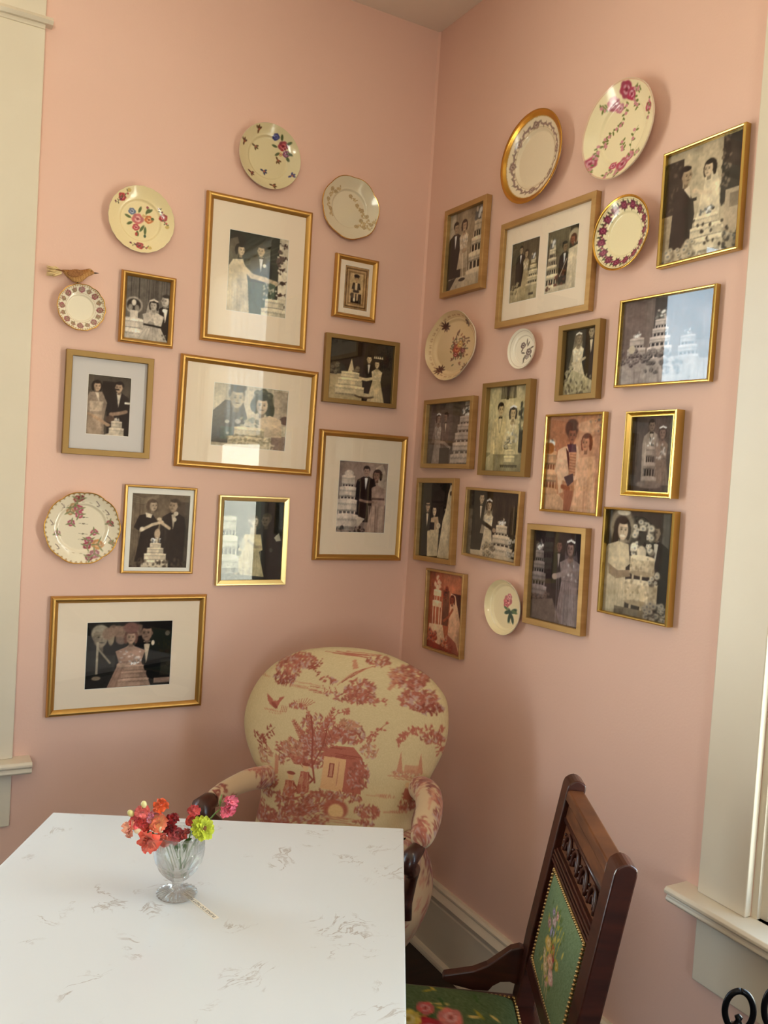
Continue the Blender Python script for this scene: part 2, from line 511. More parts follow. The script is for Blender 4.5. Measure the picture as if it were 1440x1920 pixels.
def man(cv, x, y, r, suit=38, skin=175, hair=38, turn=0, base=101, shirt=225, wid=1.0, lean=0, bow=True, lapel=True, fl=False):
    k = cv.asp
    w = 2.15 * r * k * wid
    sh = y + 1.45 * r
    cv.po([(x - .45 * r * k, y + 1.0 * r), (x + .45 * r * k, y + 1.0 * r), (x + w * .85, sh + .3 * r), (x + w + lean, sh + 1.6 * r), (x + w * .92 + lean, base), (x - w * .92 + lean, base), (x - w + lean, sh + 1.6 * r), (x - w * .85, sh + .3 * r)], suit)
    s2 = np.array(cv.c(suit)) * 1.22 + 8
    cv.li([(x - w * .6 + lean, sh + 1.5 * r), (x - w * .55 + lean, sh + 5 * r)], .3 * r, s2, .5)
    if shirt is not None:
        cv.po([(x - .42 * r * k, y + 1.02 * r), (x + .42 * r * k, y + 1.02 * r), (x + .2 * r * k + lean * .4, y + 3.1 * r), (x - .05 * r * k + lean * .4, y + 3.6 * r), (x - .25 * r * k + lean * .4, y + 3.0 * r)], shirt)
        if lapel:
            cv.li([(x - .45 * r * k, y + 1.1 * r), (x - .1 * r * k, y + 3.4 * r)], .13 * r, np.array(cv.c(suit)) * .6, .8)
            cv.li([(x + .45 * r * k, y + 1.1 * r), (x + .1 * r * k, y + 3.4 * r)], .13 * r, np.array(cv.c(suit)) * .6, .8)
    head(cv, x, y, r, skin, hair, 'm', turn)
    if bow:
        cv.po([(x - .38 * r * k, y + 1.08 * r), (x + .38 * r * k, y + 1.4 * r), (x + .38 * r * k, y + 1.08 * r), (x - .38 * r * k, y + 1.4 * r)], 25)
    if fl:
        cv.el(x + .95 * r * k + lean * .3, y + 2.2 * r, .28 * r * k, .3 * r, 235)


def bride(cv, x, y, r, dress=215, skin=180, hair=42, turn=0, base=101, veil=190, wid=1.0, flare=1.5, vdir=-1, lace=True, waist=4.2):
    k = cv.asp
    if veil is not None:
        cv.po([(x - .9 * r * k, y - .8 * r), (x, y - 1.35 * r), (x + .9 * r * k, y - .8 * r), (x + (1.6 if vdir > 0 else 1.1) * r * k, y + 2.5 * r), (x + (2.3 if vdir > 0 else 1.2) * r * k, y + 5 * r), (x - (2.3 if vdir < 0 else 1.2) * r * k, y + 5 * r), (x - (1.6 if vdir < 0 else 1.1) * r * k, y + 2.5 * r)], veil, .62)
    w = 1.55 * r * k * wid
    sh = y + 1.5 * r
    cv.po([(x - .5 * r * k, sh - .2 * r), (x + .5 * r * k, sh - .2 * r), (x + w, sh + .4 * r), (x + w * .75, y + waist * r), (x + w * flare, base), (x - w * flare, base), (x - w * .75, y + waist * r), (x - w, sh + .4 * r)], dress)
    cv.el(x, sh - .05 * r, .55 * r * k, .4 * r, np.array(cv.c(skin)) * .92)
    dk = np.array(cv.c(dress)) * .8
    for i in range(7):
        t = (i - 3) / 3
        cv.li([(x + t * w * .55, y + waist * r), (x + t * w * flare * .95, base)], .16 * r, dk, .45)
    cv.li([(x - w * .75, y + waist * r), (x + w * .75, y + waist * r)], .16 * r, dk, .7)
    if lace: cv.no(x - w * .8, sh + .3 * r, x + w * .8, y + waist * r, [int(np.mean(dk)), 245], 26, .16 * r * k, .25 * r * k, a=.35, seed=int(x * 7 + y))
    head(cv, x, y, r, skin, hair, 'f', turn)
    if veil is not None:
        for i in range(5): cv.el(x + (i - 2) * .3 * r * k, y - 1.0 * r + abs(i - 2) * .1 * r, .18 * r * k, .16 * r, 235)


def arm(cv, pts, wd, c, hand=None):
    cv.li(pts, wd, c)
    if hand is not None: cv.el(pts[-1][0], pts[-1][1], wd * .75 * cv.asp, wd * .55, hand)


def cake(cv, x, top, bot, w, tiers=4, col=215, gap=0.0, dark=50, topper=True, seed=1, shrink=.45, pl=5):
    k = cv.asp
    H = bot - top
    ty = top
    if topper:
        th = H * .16
        cv.no(x - w * .16, top, x + w * .16, top + th, [col, 240, int(np.mean(cv.c(col)) * .6)], 26, th * .16 * k, th * .3 * k, a=.9, seed=seed)
        ty = top + th
    hs = [1 + .25 * i for i in range(tiers)]
    tot = sum(hs); unit = (bot - ty) / tot
    for i in range(tiers):
        ww = w * (shrink + (1 - shrink) * (i + 1) / tiers) * .5
        h = hs[i] * unit
        y0 = ty; y1 = ty + h
        g = h * gap
        if g > 0 and i > 0:
            cv.re(x - ww * .8, y0, x + ww * .8, y0 + g, dark)
            for j in range(pl):
                px = x - ww * .7 + j * ww * 1.4 / (pl - 1)
                cv.re(px - ww * .06, y0, px + ww * .06, y0 + g, col)
            y0 += g
        cv.re(x - ww, y0 + h * .08, x + ww, y1, col)
        cv.el(x, y1, ww, h * .13, np.array(cv.c(col)) * .78)
        cv.el(x, y0 + h * .1, ww, h * .13, np.array(cv.c(col)) * 1.08)
        cv.re(x + ww * .45, y0 + h * .15, x + ww, y1, np.array(cv.c(col)) * .82, .6)
        n = 9
        for j in range(n):
            px = x - ww + (j + .5) * 2 * ww / n
            cv.el(px, y0 + h * .3, ww / n * .9, h * .13, np.array(cv.c(col)) * .7, a=.55, soft=.4)
            cv.el(px, y0 + h * .22, ww / n * .9, h * .09, 248 if np.isscalar(col) else np.array(col) * 1.12, a=.8, soft=.4)
            cv.el(px, y1 - h * .04, ww / n * .8, h * .08, np.array(cv.c(col)) * .62, a=.6, soft=.4)
        ty = y1


def drape(cv, x0, y0, x1, y1, c1, c2, n, a=.5, seed=1):
    rg = random.Random(seed)
    for i in range(n):
        x = x0 + (x1 - x0) * (i + rg.random()) / n
        cv.li([(x, y0), (x + rg.uniform(-2, 2), y1)], rg.uniform(.8, 2.2), rg.choice([c1, c2]), a)


def flowers(cv, x0, y0, x1, y1, n=30, light=220, dk=60, r=2.2, seed=1):
    rg = random.Random(seed)
    k = cv.asp
    for i in range(n):
        x = rg.uniform(x0, x1); y = rg.uniform(y0, y1); q = rg.uniform(.6, 1.2) * r
        cv.el(x + q * .5 * k, y + q * .5, q * k, q * .8, dk, a=.7, soft=.3)
        cv.el(x, y, q * k, q * .8, light, a=.9, soft=.3)
        cv.el(x, y, q * .4 * k, q * .3, int(np.mean(cv.c(light)) * .65), a=.8, soft=.4)


def pic_f1(cv):
    drape(cv, 0, 0, 100, 100, 40, 95, 34)
    cake(cv, 20, 66, 104, 62, 2, 200, topper=False)
    cv.el(20, 46, 19, 13, 190); cv.el(20, 46, 15.5, 10.5, 60)
    cv.el(20, 42, 5, 5, 215); cv.el(13, 50, 5, 5, 150); cv.el(27, 50, 5, 5, 150); cv.re(12, 54, 30, 66, 205)
    man(cv, 91, 32, 10, 34, 190, 60, turn=-1, wid=.8)
    cv.el(88, 48, 4.5, 3.2, 240)
    bride(cv, 64, 42, 8.5, 196, 190, 50, turn=-.4, veil=205, wid=1.3)
    cv.el(60, 72, 8, 4, 150); arm(cv, [(84, 76), (66, 75), (40, 74)], 3, 40, 175)
    cv.no(84, 88, 100, 100, [200, 60], 16, 2, a=.8, seed=5)


def pic_f2(cv):
    cv.po([(0, 0), (84, 0), (84, 100), (0, 100)], (54, 56, 50))
    for i in range(4): cv.li([(8 + i * 9, 50 - i * 4), (96, 4 + i * 9)], 1.6, (92, 92, 82), .6)
    cv.re(34, 58, 76, 100, (70, 84, 70)); cv.re(84, 0, 100, 100, (226, 216, 196))
    for y in (6, 22, 38, 54, 70, 84): cv.re(84, y, 98, y + 3.4, (60, 40, 36), .85); cv.no(82, y, 100, y + 6, [(235, 228, 210), (60, 44, 40)], 12, 2, a=.8, seed=y)
    flowers(cv, 82, 16, 92, 34, 9, (120, 100, 96), (40, 32, 30), 2.4, 3)
    man(cv, 54, 20, 7.5, (40, 38, 34), (196, 178, 152), (60, 50, 40), wid=.95, base=60, turn=-.5)
    cv.el(60, 38, 3, 2.4, (236, 226, 206))
    cv.el(14, 17, 15, 13, (48, 42, 38)); cv.po([(2, 12), (14, 8), (20, 22), (12, 44), (0, 54)], (150, 140, 122), .6)
    head(cv, 20, 23, 7.2, (206, 188, 162), (46, 38, 34), 'f', .9)
    cv.po([(8, 36), (24, 34), (30, 46), (34, 62), (38, 100), (0, 104), (0, 60), (2, 44)], (220, 206, 180))
    drape(cv, 2, 60, 34, 104, (196, 180, 156), (236, 224, 200), 9, .6)
    arm(cv, [(22, 42), (40, 53), (62, 55), (78, 58)], 6.5, (214, 198, 172), (206, 188, 160))
    cv.po([(70, 58), (80, 60), (78, 100), (58, 100)], (90, 106, 92))
    cake(cv, 80, 78, 104, 44, 2, (226, 216, 194), topper=False, seed=4)
    cv.no(60, 60, 82, 80, [(210, 206, 190), (70, 84, 72)], 26, 2, a=.8, seed=9)


def pic_f3(cv):
    cv.re(0, 0, 100, 100, (182, 150, 112)); cv.re(8, 6, 92, 94, (112, 84, 58)); cv.re(13, 9, 87, 91, (196, 166, 126)); cv.re(17, 12, 83, 88, (150, 122, 88))
    cv.re(24, 16, 76, 84, (204, 178, 140))
    cv.re(30, 62, 72, 84, (60, 44, 34)); cv.el(36, 66, 9, 5, (84, 64, 48))
    head(cv, 50, 28, 7, (206, 172, 134), (50, 36, 28), 'm'); cv.el(50, 22, 11, 4, (50, 36, 30))
    cv.po([(36, 38), (64, 38), (68, 52), (56, 54), (44, 54), (32, 52)], (64, 48, 38)); cv.re(45, 38, 55, 54, (214, 190, 156))
    cv.re(38, 54, 62, 60, (78, 58, 46)); cv.re(42, 60, 48, 78, (206, 178, 144)); cv.re(53, 60, 59, 78, (206, 178, 144)); cv.re(40, 72, 48, 80, (220, 206, 180))


def pic_f4(cv):
    cv.re(0, 0, 100, 100, (58, 46, 36)); drape(cv, 0, 0, 100, 60, (46, 36, 28), (76, 62, 48), 22)
    cv.po([(0, 58), (30, 56), (60, 70), (66, 100), (0, 100)], (196, 176, 136)); cv.el(9, 48, 8, 10, (104, 92, 72)); flowers(cv, 3, 40, 16, 56, 10, (150, 136, 108), (50, 40, 30), 3.4)
    man(cv, 61, 27, 7, (38, 30, 25), (206, 182, 144), (34, 28, 24), wid=.75)
    bride(cv, 74, 34, 7, (216, 196, 156), (214, 190, 150), (60, 44, 34), veil=None, wid=.95, flare=1.7, turn=-.5)
    for i in range(5): cv.po([(68 + i * 3, 25), (69.5 + i * 3, 20), (71 + i * 3, 25)], (232, 216, 180))
    arm(cv, [(70, 58), (58, 62), (48, 61)], 5, (222, 202, 164), (210, 186, 146))
    cv.po([(28, 56), (34, 30), (40, 56)], (220, 204, 168)); flowers(cv, 36, 44, 46, 58, 8, (150, 130, 100), (60, 44, 34), 4)
    cake(cv, 33, 52, 90, 44, 3, (222, 206, 170), topper=False, seed=6, dark=(110, 80, 56)); cv.el(56, 90, 15, 4, (100, 76, 54)); cv.el(56, 88, 14, 3, (206, 190, 154))


def pic_f5(cv):
    cv.re(0, 0, 100, 100, (84, 78, 70)); cv.re(34, 10, 66, 60, (44, 38, 34)); cv.re(0, 0, 14, 60, (96, 88, 78))
    man(cv, 72, 18, 9.5, (46, 40, 38), (176, 152, 132), (34, 28, 26), turn=-.4, wid=.92, bow=False, shirt=(224, 212, 196))
    cv.re(86, 42, 99, 45, (236, 226, 212)); cv.el(68, 22, 5, 1, (34, 28, 26))
    cv.po([(6, 30), (34, 28), (46, 46), (40, 72), (42, 100), (0, 100), (0, 40)], (150, 134, 120)); cv.po([(6, 45), (38, 44), (34, 60), (8, 62)], (184, 166, 148))
    cv.re(4, 66, 36, 100, (172, 152, 134)); head(cv, 22, 19, 9, (186, 160, 138), (40, 32, 28), 'f', .4); cv.po([(18, 30), (26, 30), (28, 46)], (210, 196, 178))
    arm(cv, [(6, 66), (24, 72), (50, 82)], 5, (170, 144, 122), (176, 150, 128)); arm(cv, [(90, 58), (72, 62), (56, 64), (62, 76)], 6, (160, 136, 118), (170, 146, 126))
    cv.el(54, 72, 10, 6, (96, 78, 68)); cake(cv, 70, 70, 99, 34, 2, (214, 200, 182), seed=8); cv.el(66, 99, 22, 4, (214, 200, 182))


def pic_f6(cv):
    cv.re(0, 0, 100, 100, (206, 196, 176)); drape(cv, 0, 0, 100, 70, (180, 170, 150), (222, 212, 192), 26); cv.re(80, 4, 100, 60, (178, 164, 148), .8)
    cv.el(98, 50, 8, 7, (100, 84, 76)); cv.re(80, 76, 100, 100, (150, 132, 122))
    cv.po([(0, 46), (16, 26), (40, 28), (46, 52), (36, 78), (26, 100), (0, 100)], (98, 92, 86)); cv.re(12, 68, 28, 88, (96, 104, 94)); cv.el(20, 60, 3, 3, (190, 186, 172)); cv.el(34, 58, 4, 4, (180, 176, 168))
    head(cv, 31, 20, 18, (196, 184, 160), (92, 84, 74), 'm', .2); cv.el(32, 4, 11, 8, (92, 84, 74), a=.9)
    cv.el(66, 24, 14, 19, (78, 80, 68)); cv.el(76, 36, 6, 14, (78, 80, 68)); cv.el(54, 30, 5, 10, (78, 80, 68))
    for x, y in ((58, 10), (66, 7), (74, 12)): cv.el(x, y, 5, 5, (92, 94, 80)); cv.el(x - 1, y - 1, 2, 2, (140, 138, 122), a=.6)
    head(cv, 65, 28, 16, (204, 186, 164), (74, 76, 66), 'f', -.1)
    cv.po([(58, 52), (76, 44), (92, 50), (94, 78), (60, 80)], (202, 184, 160)); cv.no(36, 52, 60, 80, [(190, 184, 160), (110, 112, 96)], 40, 3, a=.7, seed=2)
    cake(cv, 50, 66, 100, 56, 2, (204, 190, 160), topper=False, seed=3); cv.no(18, 78, 84, 100, [(222, 210, 184), (140, 128, 104)], 80, 2.2, a=.6, seed=12); cv.re(0, 94, 76, 100, (214, 200, 174), .8)


def pic_f7(cv):
    cv.re(0, 0, 100, 100, (150, 132, 126)); cv.re(60, 0, 100, 45, (166, 146, 138), .7)
    man(cv, 56, 13, 7.2, (46, 36, 40), (160, 134, 124), (46, 34, 36), wid=1.05, base=85)
    cv.po([(74, 8), (88, 2), (100, 22), (98, 60), (88, 60)], (204, 186, 172), .8)
    head(cv, 78, 18, 8, (150, 118, 108), (56, 38, 38), 'f', -.7)
    cv.po([(68, 36), (80, 32), (96, 38), (96, 60), (100, 100), (60, 100), (70, 62)], (176, 152, 142)); drape(cv, 64, 62, 98, 100, (128, 104, 98), (206, 184, 170), 10, .7); cv.re(70, 50, 96, 53, (96, 74, 72), .8)
    arm(cv, [(46, 54), (60, 56), (78, 56)], 3.5, (150, 126, 116), (170, 144, 132))
    cake(cv, 20, 20, 94, 46, 4, (214, 200, 190), gap=.14, dark=(70, 54, 58), topper=False, shrink=.42, seed=2); cv.el(21, 18, 9, 5, (214, 200, 190)); cv.po([(40, 76), (58, 80), (44, 92)], (206, 192, 180)); cv.no(0, 92, 60, 100, [(40, 30, 34), (150, 132, 126)], 40, 2.2, a=.8, seed=4)


def pic_f8(cv):
    cv.re(0, 0, 100, 100, (122, 108, 92)); drape(cv, 0, 8, 40, 100, (92, 80, 68), (144, 130, 112), 12)
    for i in range(4): cv.li([(0, 3 + i * 3), (20, 8 + i * 2), (45, 2 + i)], 1.2, (160, 146, 126), .6)
    cv.re(76, 10, 100, 100, (84, 74, 66), .7)
    cv.po([(14, 30), (34, 26), (48, 40), (44, 56), (52, 90), (10, 92), (18, 52), (6, 46)], (54, 46, 42)); cv.el(34, 18, 9, 10, (110, 96, 82)); head(cv, 36, 16, 8, (196, 176, 154), (100, 86, 74), 'f', .9)
    cv.po([(24, 26), (36, 28), (34, 33), (26, 32)], (220, 206, 186)); man(cv, 72, 15, 9, (58, 52, 48), (186, 164, 142), (92, 80, 68), turn=-.9, wid=.9, shirt=(200, 186, 166))
    cv.el(76, 26, 4, 3, (228, 216, 196)); cv.el(74, 34, 3.4, 3, (228, 216, 196)); arm(cv, [(18, 50), (36, 42), (52, 38)], 4, (204, 186, 162), (206, 188, 164)); arm(cv, [(66, 46), (54, 40), (48, 34)], 4, (196, 176, 152), (206, 188, 164)); cv.el(20, 48, 4, 3, (222, 208, 188))
    cv.el(46, 54, 5, 7, (180, 160, 138)); cake(cv, 44, 60, 100, 46, 4, (216, 202, 180), seed=7, shrink=.2); cv.no(0, 88, 96, 100, [(110, 96, 82), (60, 52, 46)], 60, 2.4, a=.6, seed=4)


def pic_f9(cv):
    cv.re(0, 0, 100, 100, (52, 64, 58)); cv.re(60, 0, 100, 100, (42, 46, 46)); drape(cv, 0, 0, 60, 60, (46, 58, 52), (62, 76, 68), 12)
    man(cv, 70, 24, 8.5, (36, 38, 40), (112, 104, 92), (84, 80, 70), turn=-.8, shirt=None, bow=False)
    cv.po([(84, 46), (92, 40), (96, 50), (88, 51)], (176, 176, 160)); cv.el(80, 62, 3, 3, (80, 80, 76))
    head(cv, 50, 26, 7.5, (176, 168, 148), (90, 84, 72), 'f', .7); cv.no(38, 18, 54, 26, [(200, 196, 180), (110, 110, 96)], 16, 2, a=.8, seed=2); cv.re(44, 33, 54, 44, (176, 168, 148))
    cv.po([(36, 42), (62, 42), (66, 62), (60, 64), (70, 96), (20, 92), (32, 64), (26, 62)], (196, 186, 150)); drape(cv, 28, 64, 64, 94, (170, 160, 128), (214, 206, 172), 9, .6); cv.el(32, 54, 5, 8, (150, 152, 138), a=.7)
    arm(cv, [(42, 50), (54, 58), (62, 58)], 3.4, (160, 150, 126), (176, 160, 134))
    cake(cv, 10, 20, 88, 36, 3, (196, 200, 184), gap=.25, dark=(54, 60, 64), topper=False, seed=5); cv.no(0, 86, 30, 100, [(150, 150, 130), (60, 66, 56)], 24, 2.6, a=.8, seed=2)


def pic_f10(cv):
    cv.re(0, 0, 100, 100, (36, 32, 32)); cv.re(0, 50, 34, 100, (58, 56, 54)); cv.re(64, 56, 100, 84, (60, 58, 52)); cv.re(78, 0, 100, 60, (22, 20, 22))
    head(cv, 16, 22, 17, (150, 138, 124), (170, 160, 144), 'm', .3); cv.po([(2, 44), (16, 40), (30, 62), (32, 100), (0, 100)], (52, 50, 48)); cv.li([(14, 40), (28, 62)], 3, (150, 140, 126)); cv.el(28, 22, 4, 14, (150, 136, 118)); cv.el(40, 26, 7, 9, (120, 104, 96))
    cv.re(12, 30, 14.5, 78, (176, 164, 146)); cv.el(13, 84, 5, 3, (140, 128, 112))
    for x in range(24, 62, 6): cv.el(x, 14 + (x % 5), 6, 9, (150, 126, 112), a=.75)
    man(cv, 70, 18, 13, (30, 28, 30), (150, 126, 112), (40, 32, 32), turn=-.5, wid=.8, shirt=(196, 180, 160)); cv.el(77, 34, 2, 4, (210, 196, 176))
    bride(cv, 51, 24, 11, (160, 132, 118), (168, 142, 126), (110, 84, 76), veil=None, wid=1.3, flare=1.5, waist=3.4); cv.el(51, 10, 9, 8, (120, 90, 84)); cv.li([(38, 66), (50, 68)], 6, (176, 150, 132))
    cake(cv, 56, 60, 100, 36, 3, (180, 152, 136), topper=True, seed=3); cv.re(80, 88, 100, 96, (150, 128, 116)); cv.el(94, 20, 3, 4, (120, 110, 100))


def pic_g1(cv):
    cv.re(0, 0, 100, 100, (158, 142, 120)); drape(cv, 55, 0, 100, 60, (130, 116, 98), (170, 154, 132), 10); cv.re(0, 0, 20, 40, (196, 184, 164))
    man(cv, 22, 20, 7.5, (46, 40, 38), (176, 154, 130), (38, 32, 30), turn=.5, wid=1.0, base=92)
    bride(cv, 45, 20, 7.2, (196, 180, 158), (178, 152, 128), (60, 44, 38), turn=.2, wid=.9, veil=None, flare=1.2, base=74)
    cake(cv, 84, 6, 92, 56, 4, (214, 200, 178), gap=.4, dark=(60, 52, 46), seed=6, shrink=.2); cv.re(8, 84, 100, 100, (206, 192, 170)); cv.po([(0, 86), (30, 84), (10, 100), (0, 100)], (70, 62, 56))
    cv.li([(44, 56), (48, 88)], 1.2, (226, 214, 194)); cv.li([(54, 54), (58, 78)], 1, (226, 214, 194)); cv.el(46, 88, 9, 2, (50, 42, 38)); cv.el(48, 52, 6, 3, (176, 152, 128))


def pic_g2a(cv):
    cv.re(0, 0, 100, 100, (96, 88, 70)); drape(cv, 0, 0, 100, 70, (80, 72, 58), (112, 102, 84), 18)
    man(cv, 34, 14, 6.5, (46, 42, 36), (176, 156, 128), (48, 40, 34), base=76, wid=.85); bride(cv, 54, 22, 6.5, (186, 172, 142), (190, 168, 136), (54, 44, 36), wid=.75, veil=None, base=80)
    cake(cv, 80, 26, 82, 44, 5, (200, 188, 158), gap=.25, dark=(60, 52, 40), seed=6, shrink=.2); cv.po([(0, 78), (40, 74), (100, 80), (100, 100), (0, 100)], (176, 164, 134)); flowers(cv, 4, 68, 34, 84, 12, (170, 160, 126), (56, 50, 38), 3)
    drape(cv, 0, 84, 100, 100, (150, 138, 110), (200, 188, 158), 14); cv.re(70, 88, 86, 92, (70, 60, 46))


def pic_g2b(cv):
    cv.re(0, 0, 100, 100, (112, 104, 86)); cv.re(72, 0, 100, 40, (62, 56, 48)); drape(cv, 0, 0, 70, 60, (100, 92, 76), (128, 118, 98), 12)
    man(cv, 58, 30, 8, (40, 36, 34), (150, 126, 100), (30, 26, 26), turn=.8, wid=.75, base=88); cv.el(86, 18, 17, 12, (206, 192, 164), a=.8); head(cv, 82, 22, 8, (146, 96, 76), (90, 56, 44), 'f', -.9)
    cv.po([(70, 36), (100, 32), (104, 100), (66, 100)], (206, 194, 170)); drape(cv, 70, 50, 100, 100, (180, 168, 142), (226, 214, 192), 8)
    cake(cv, 18, 16, 96, 46, 5, (214, 202, 176), gap=.45, dark=(36, 30, 28), seed=6, shrink=.3); flowers(cv, 30, 68, 66, 92, 16, (120, 76, 62), (50, 34, 30), 3); cv.li([(66, 50), (46, 76)], 1.4, (214, 200, 176)); cv.re(0, 90, 70, 100, (206, 194, 170)); flowers(cv, 4, 84, 20, 94, 5, (130, 80, 66), (60, 40, 36), 2.4)


def pic_g3(cv):
    cv.re(0, 0, 100, 100, (190, 176, 152)); cv.re(0, 8, 24, 70, (70, 62, 56)); cv.no(8, 10, 20, 70, [(110, 98, 86), (60, 54, 48)], 60, 2, a=.7, seed=2)
    cv.re(74, 0, 100, 58, (74, 68, 62)); cv.no(74, 0, 84, 60, [(140, 126, 110), (60, 54, 48)], 70, 1.8, a=.7, seed=3); cv.re(80, 48, 100, 84, (186, 170, 148)); cv.re(86, 52, 96, 64, (120, 108, 94), .6)
    cv.re(0, 56, 20, 92, (180, 164, 140)); cv.re(0, 88, 100, 100, (196, 182, 158))
    cv.po([(14, 36), (30, 34), (40, 50), (42, 60), (38, 88), (10, 88)], (64, 56, 52)); head(cv, 28, 24, 8.6, (186, 164, 138), (48, 40, 36), 'm', .9); cv.po([(26, 36), (33, 34), (36, 46)], (220, 206, 184)); cv.re(34, 46, 44, 49, (60, 52, 48))
    cv.po([(54, 22), (66, 22), (72, 40), (74, 70), (50, 72), (52, 44)], (222, 208, 182)); head(cv, 58, 24, 7.6, (210, 190, 164), (56, 44, 38), 'f', -.9); cv.po([(50, 44), (66, 40), (72, 60), (64, 86), (40, 84), (46, 60)], (220, 206, 180))
    arm(cv, [(62, 46), (52, 44), (40, 40)], 3.4, (214, 196, 170), (206, 186, 160)); cake(cv, 58, 58, 96, 52, 3, (226, 212, 186), seed=6, shrink=.35); cv.no(40, 60, 86, 98, [(60, 52, 46), (236, 224, 200)], 34, 1.8, a=.8, seed=5)
    flowers(cv, 2, 84, 46, 100, 22, (206, 192, 168), (130, 118, 102), 4); cv.no(80, 84, 98, 98, [(60, 56, 52), (170, 156, 136)], 30, 2.4, a=.8, seed=8)


def pic_g4(cv):
    cv.re(0, 0, 100, 100, (122, 110, 108)); drape(cv, 0, 0, 100, 60, (106, 96, 94), (140, 126, 122), 20); cv.re(38, 0, 52, 56, (70, 66, 70), .8)
    cake(cv, 46, 16, 80, 32, 5, (200, 190, 188), gap=.3, dark=(56, 52, 60), seed=6, shrink=.25); cake(cv, 20, 38, 80, 26, 3, (190, 180, 176), gap=.2, dark=(66, 60, 66), seed=3); cake(cv, 76, 42, 80, 24, 3, (176, 168, 168), gap=.2, dark=(66, 60, 66), seed=9)
    cv.po([(0, 74), (50, 70), (100, 76), (100, 100), (0, 100)], (176, 166, 164)); flowers(cv, 2, 58, 56, 76, 46, (150, 140, 140), (66, 60, 66), 3, 3); flowers(cv, 30, 74, 70, 90, 22, (130, 122, 124), (60, 56, 62), 2.8, 4)
    drape(cv, 0, 82, 100, 100, (130, 120, 118), (196, 186, 182), 22); cv.el(15, 58, 4, 5, (206, 196, 180))


def pic_g5(cv):
    cv.re(0, 0, 100, 100, (54, 48, 40)); drape(cv, 0, 0, 60, 50, (46, 40, 34), (84, 76, 62), 14)
    man(cv, 82, 8, 9, (44, 42, 40), (186, 168, 136), (50, 42, 36), turn=-.4, wid=.95, base=82, shirt=(226, 214, 186)); bride(cv, 44, 16, 8.5, (214, 200, 170), (150, 128, 102), (110, 94, 74), veil=(170, 158, 132), wid=.95, turn=.3, base=76)
    arm(cv, [(66, 46), (44, 52), (30, 52)], 4, (190, 172, 142), (196, 178, 146)); flowers(cv, 10, 58, 30, 82, 18, (180, 170, 136), (60, 54, 42), 4); cv.po([(30, 62), (60, 70), (100, 84), (100, 100), (0, 100), (6, 84)], (176, 166, 130)); cv.no(10, 70, 90, 100, [(210, 200, 164), (96, 88, 68)], 70, 3, a=.6, seed=7)


def pic_g6(cv):
    cv.re(0, 0, 100, 100, (112, 98, 94))
    for y in range(4, 80, 7): cv.re(0, y, 76, y + 1.2, (96, 84, 82), .7)
    cv.re(58, 0, 76, 60, (98, 88, 80), .7); man(cv, 43, 24, 7.6, (120, 102, 96), (150, 124, 112), (60, 46, 46), turn=-.9, wid=.7, base=82, shirt=(190, 174, 160)); bride(cv, 26, 26, 8, (176, 160, 152), (156, 132, 120), (84, 66, 62), turn=.8, wid=.8, veil=(160, 144, 138), base=101, flare=1.6)
    arm(cv, [(28, 64), (42, 66), (54, 74)], 5, (172, 154, 146), (196, 178, 166)); cv.re(32, 74, 54, 100, (88, 76, 72)); cake(cv, 88, 10, 100, 62, 5, (190, 176, 168), gap=.18, dark=(106, 92, 86), seed=2, shrink=.3); cv.re(84, 0, 100, 8, (190, 178, 168))


def pic_g7(cv):
    cv.re(0, 0, 100, 100, (206, 196, 158)); cv.re(0, 78, 100, 100, (160, 152, 122)); cv.re(30, 0, 66, 15, (110, 106, 84)); cv.re(44, 0, 50, 16, (50, 48, 40)); drape(cv, 30, 0, 66, 14, (90, 86, 68), (170, 162, 130), 10, .8)
    cv.re(80, 50, 98, 78, (60, 60, 50)); cv.no(78, 22, 100, 52, [(54, 56, 46), (130, 128, 104)], 60, 3, a=.8, seed=4); cv.li([(90, 20), (92, 34)], 2, (50, 50, 42)); cv.no(84, 50, 98, 62, [(190, 182, 150), (60, 60, 50)], 20, 2, a=.7, seed=3)
    man(cv, 32, 27, 8, (218, 204, 160), (196, 178, 140), (46, 40, 32), turn=.3, wid=.98, base=80, shirt=(226, 212, 172)); bride(cv, 63, 32, 8, (214, 202, 160), (196, 176, 138), (54, 46, 36), veil=(226, 214, 176), wid=.95, base=80, flare=1.3)
    cake(cv, 60, 64, 90, 26, 3, (220, 208, 166), seed=4, shrink=.2); flowers(cv, 46, 60, 56, 72, 8, (200, 190, 156), (80, 74, 58), 3); cv.po([(0, 84), (18, 78), (22, 100), (0, 100)], (200, 190, 154)); cv.re(38, 92, 80, 95, (90, 84, 66))
    for x in range(38, 82, 5): cv.re(x, 93, x + 1.4, 99, (150, 142, 114))


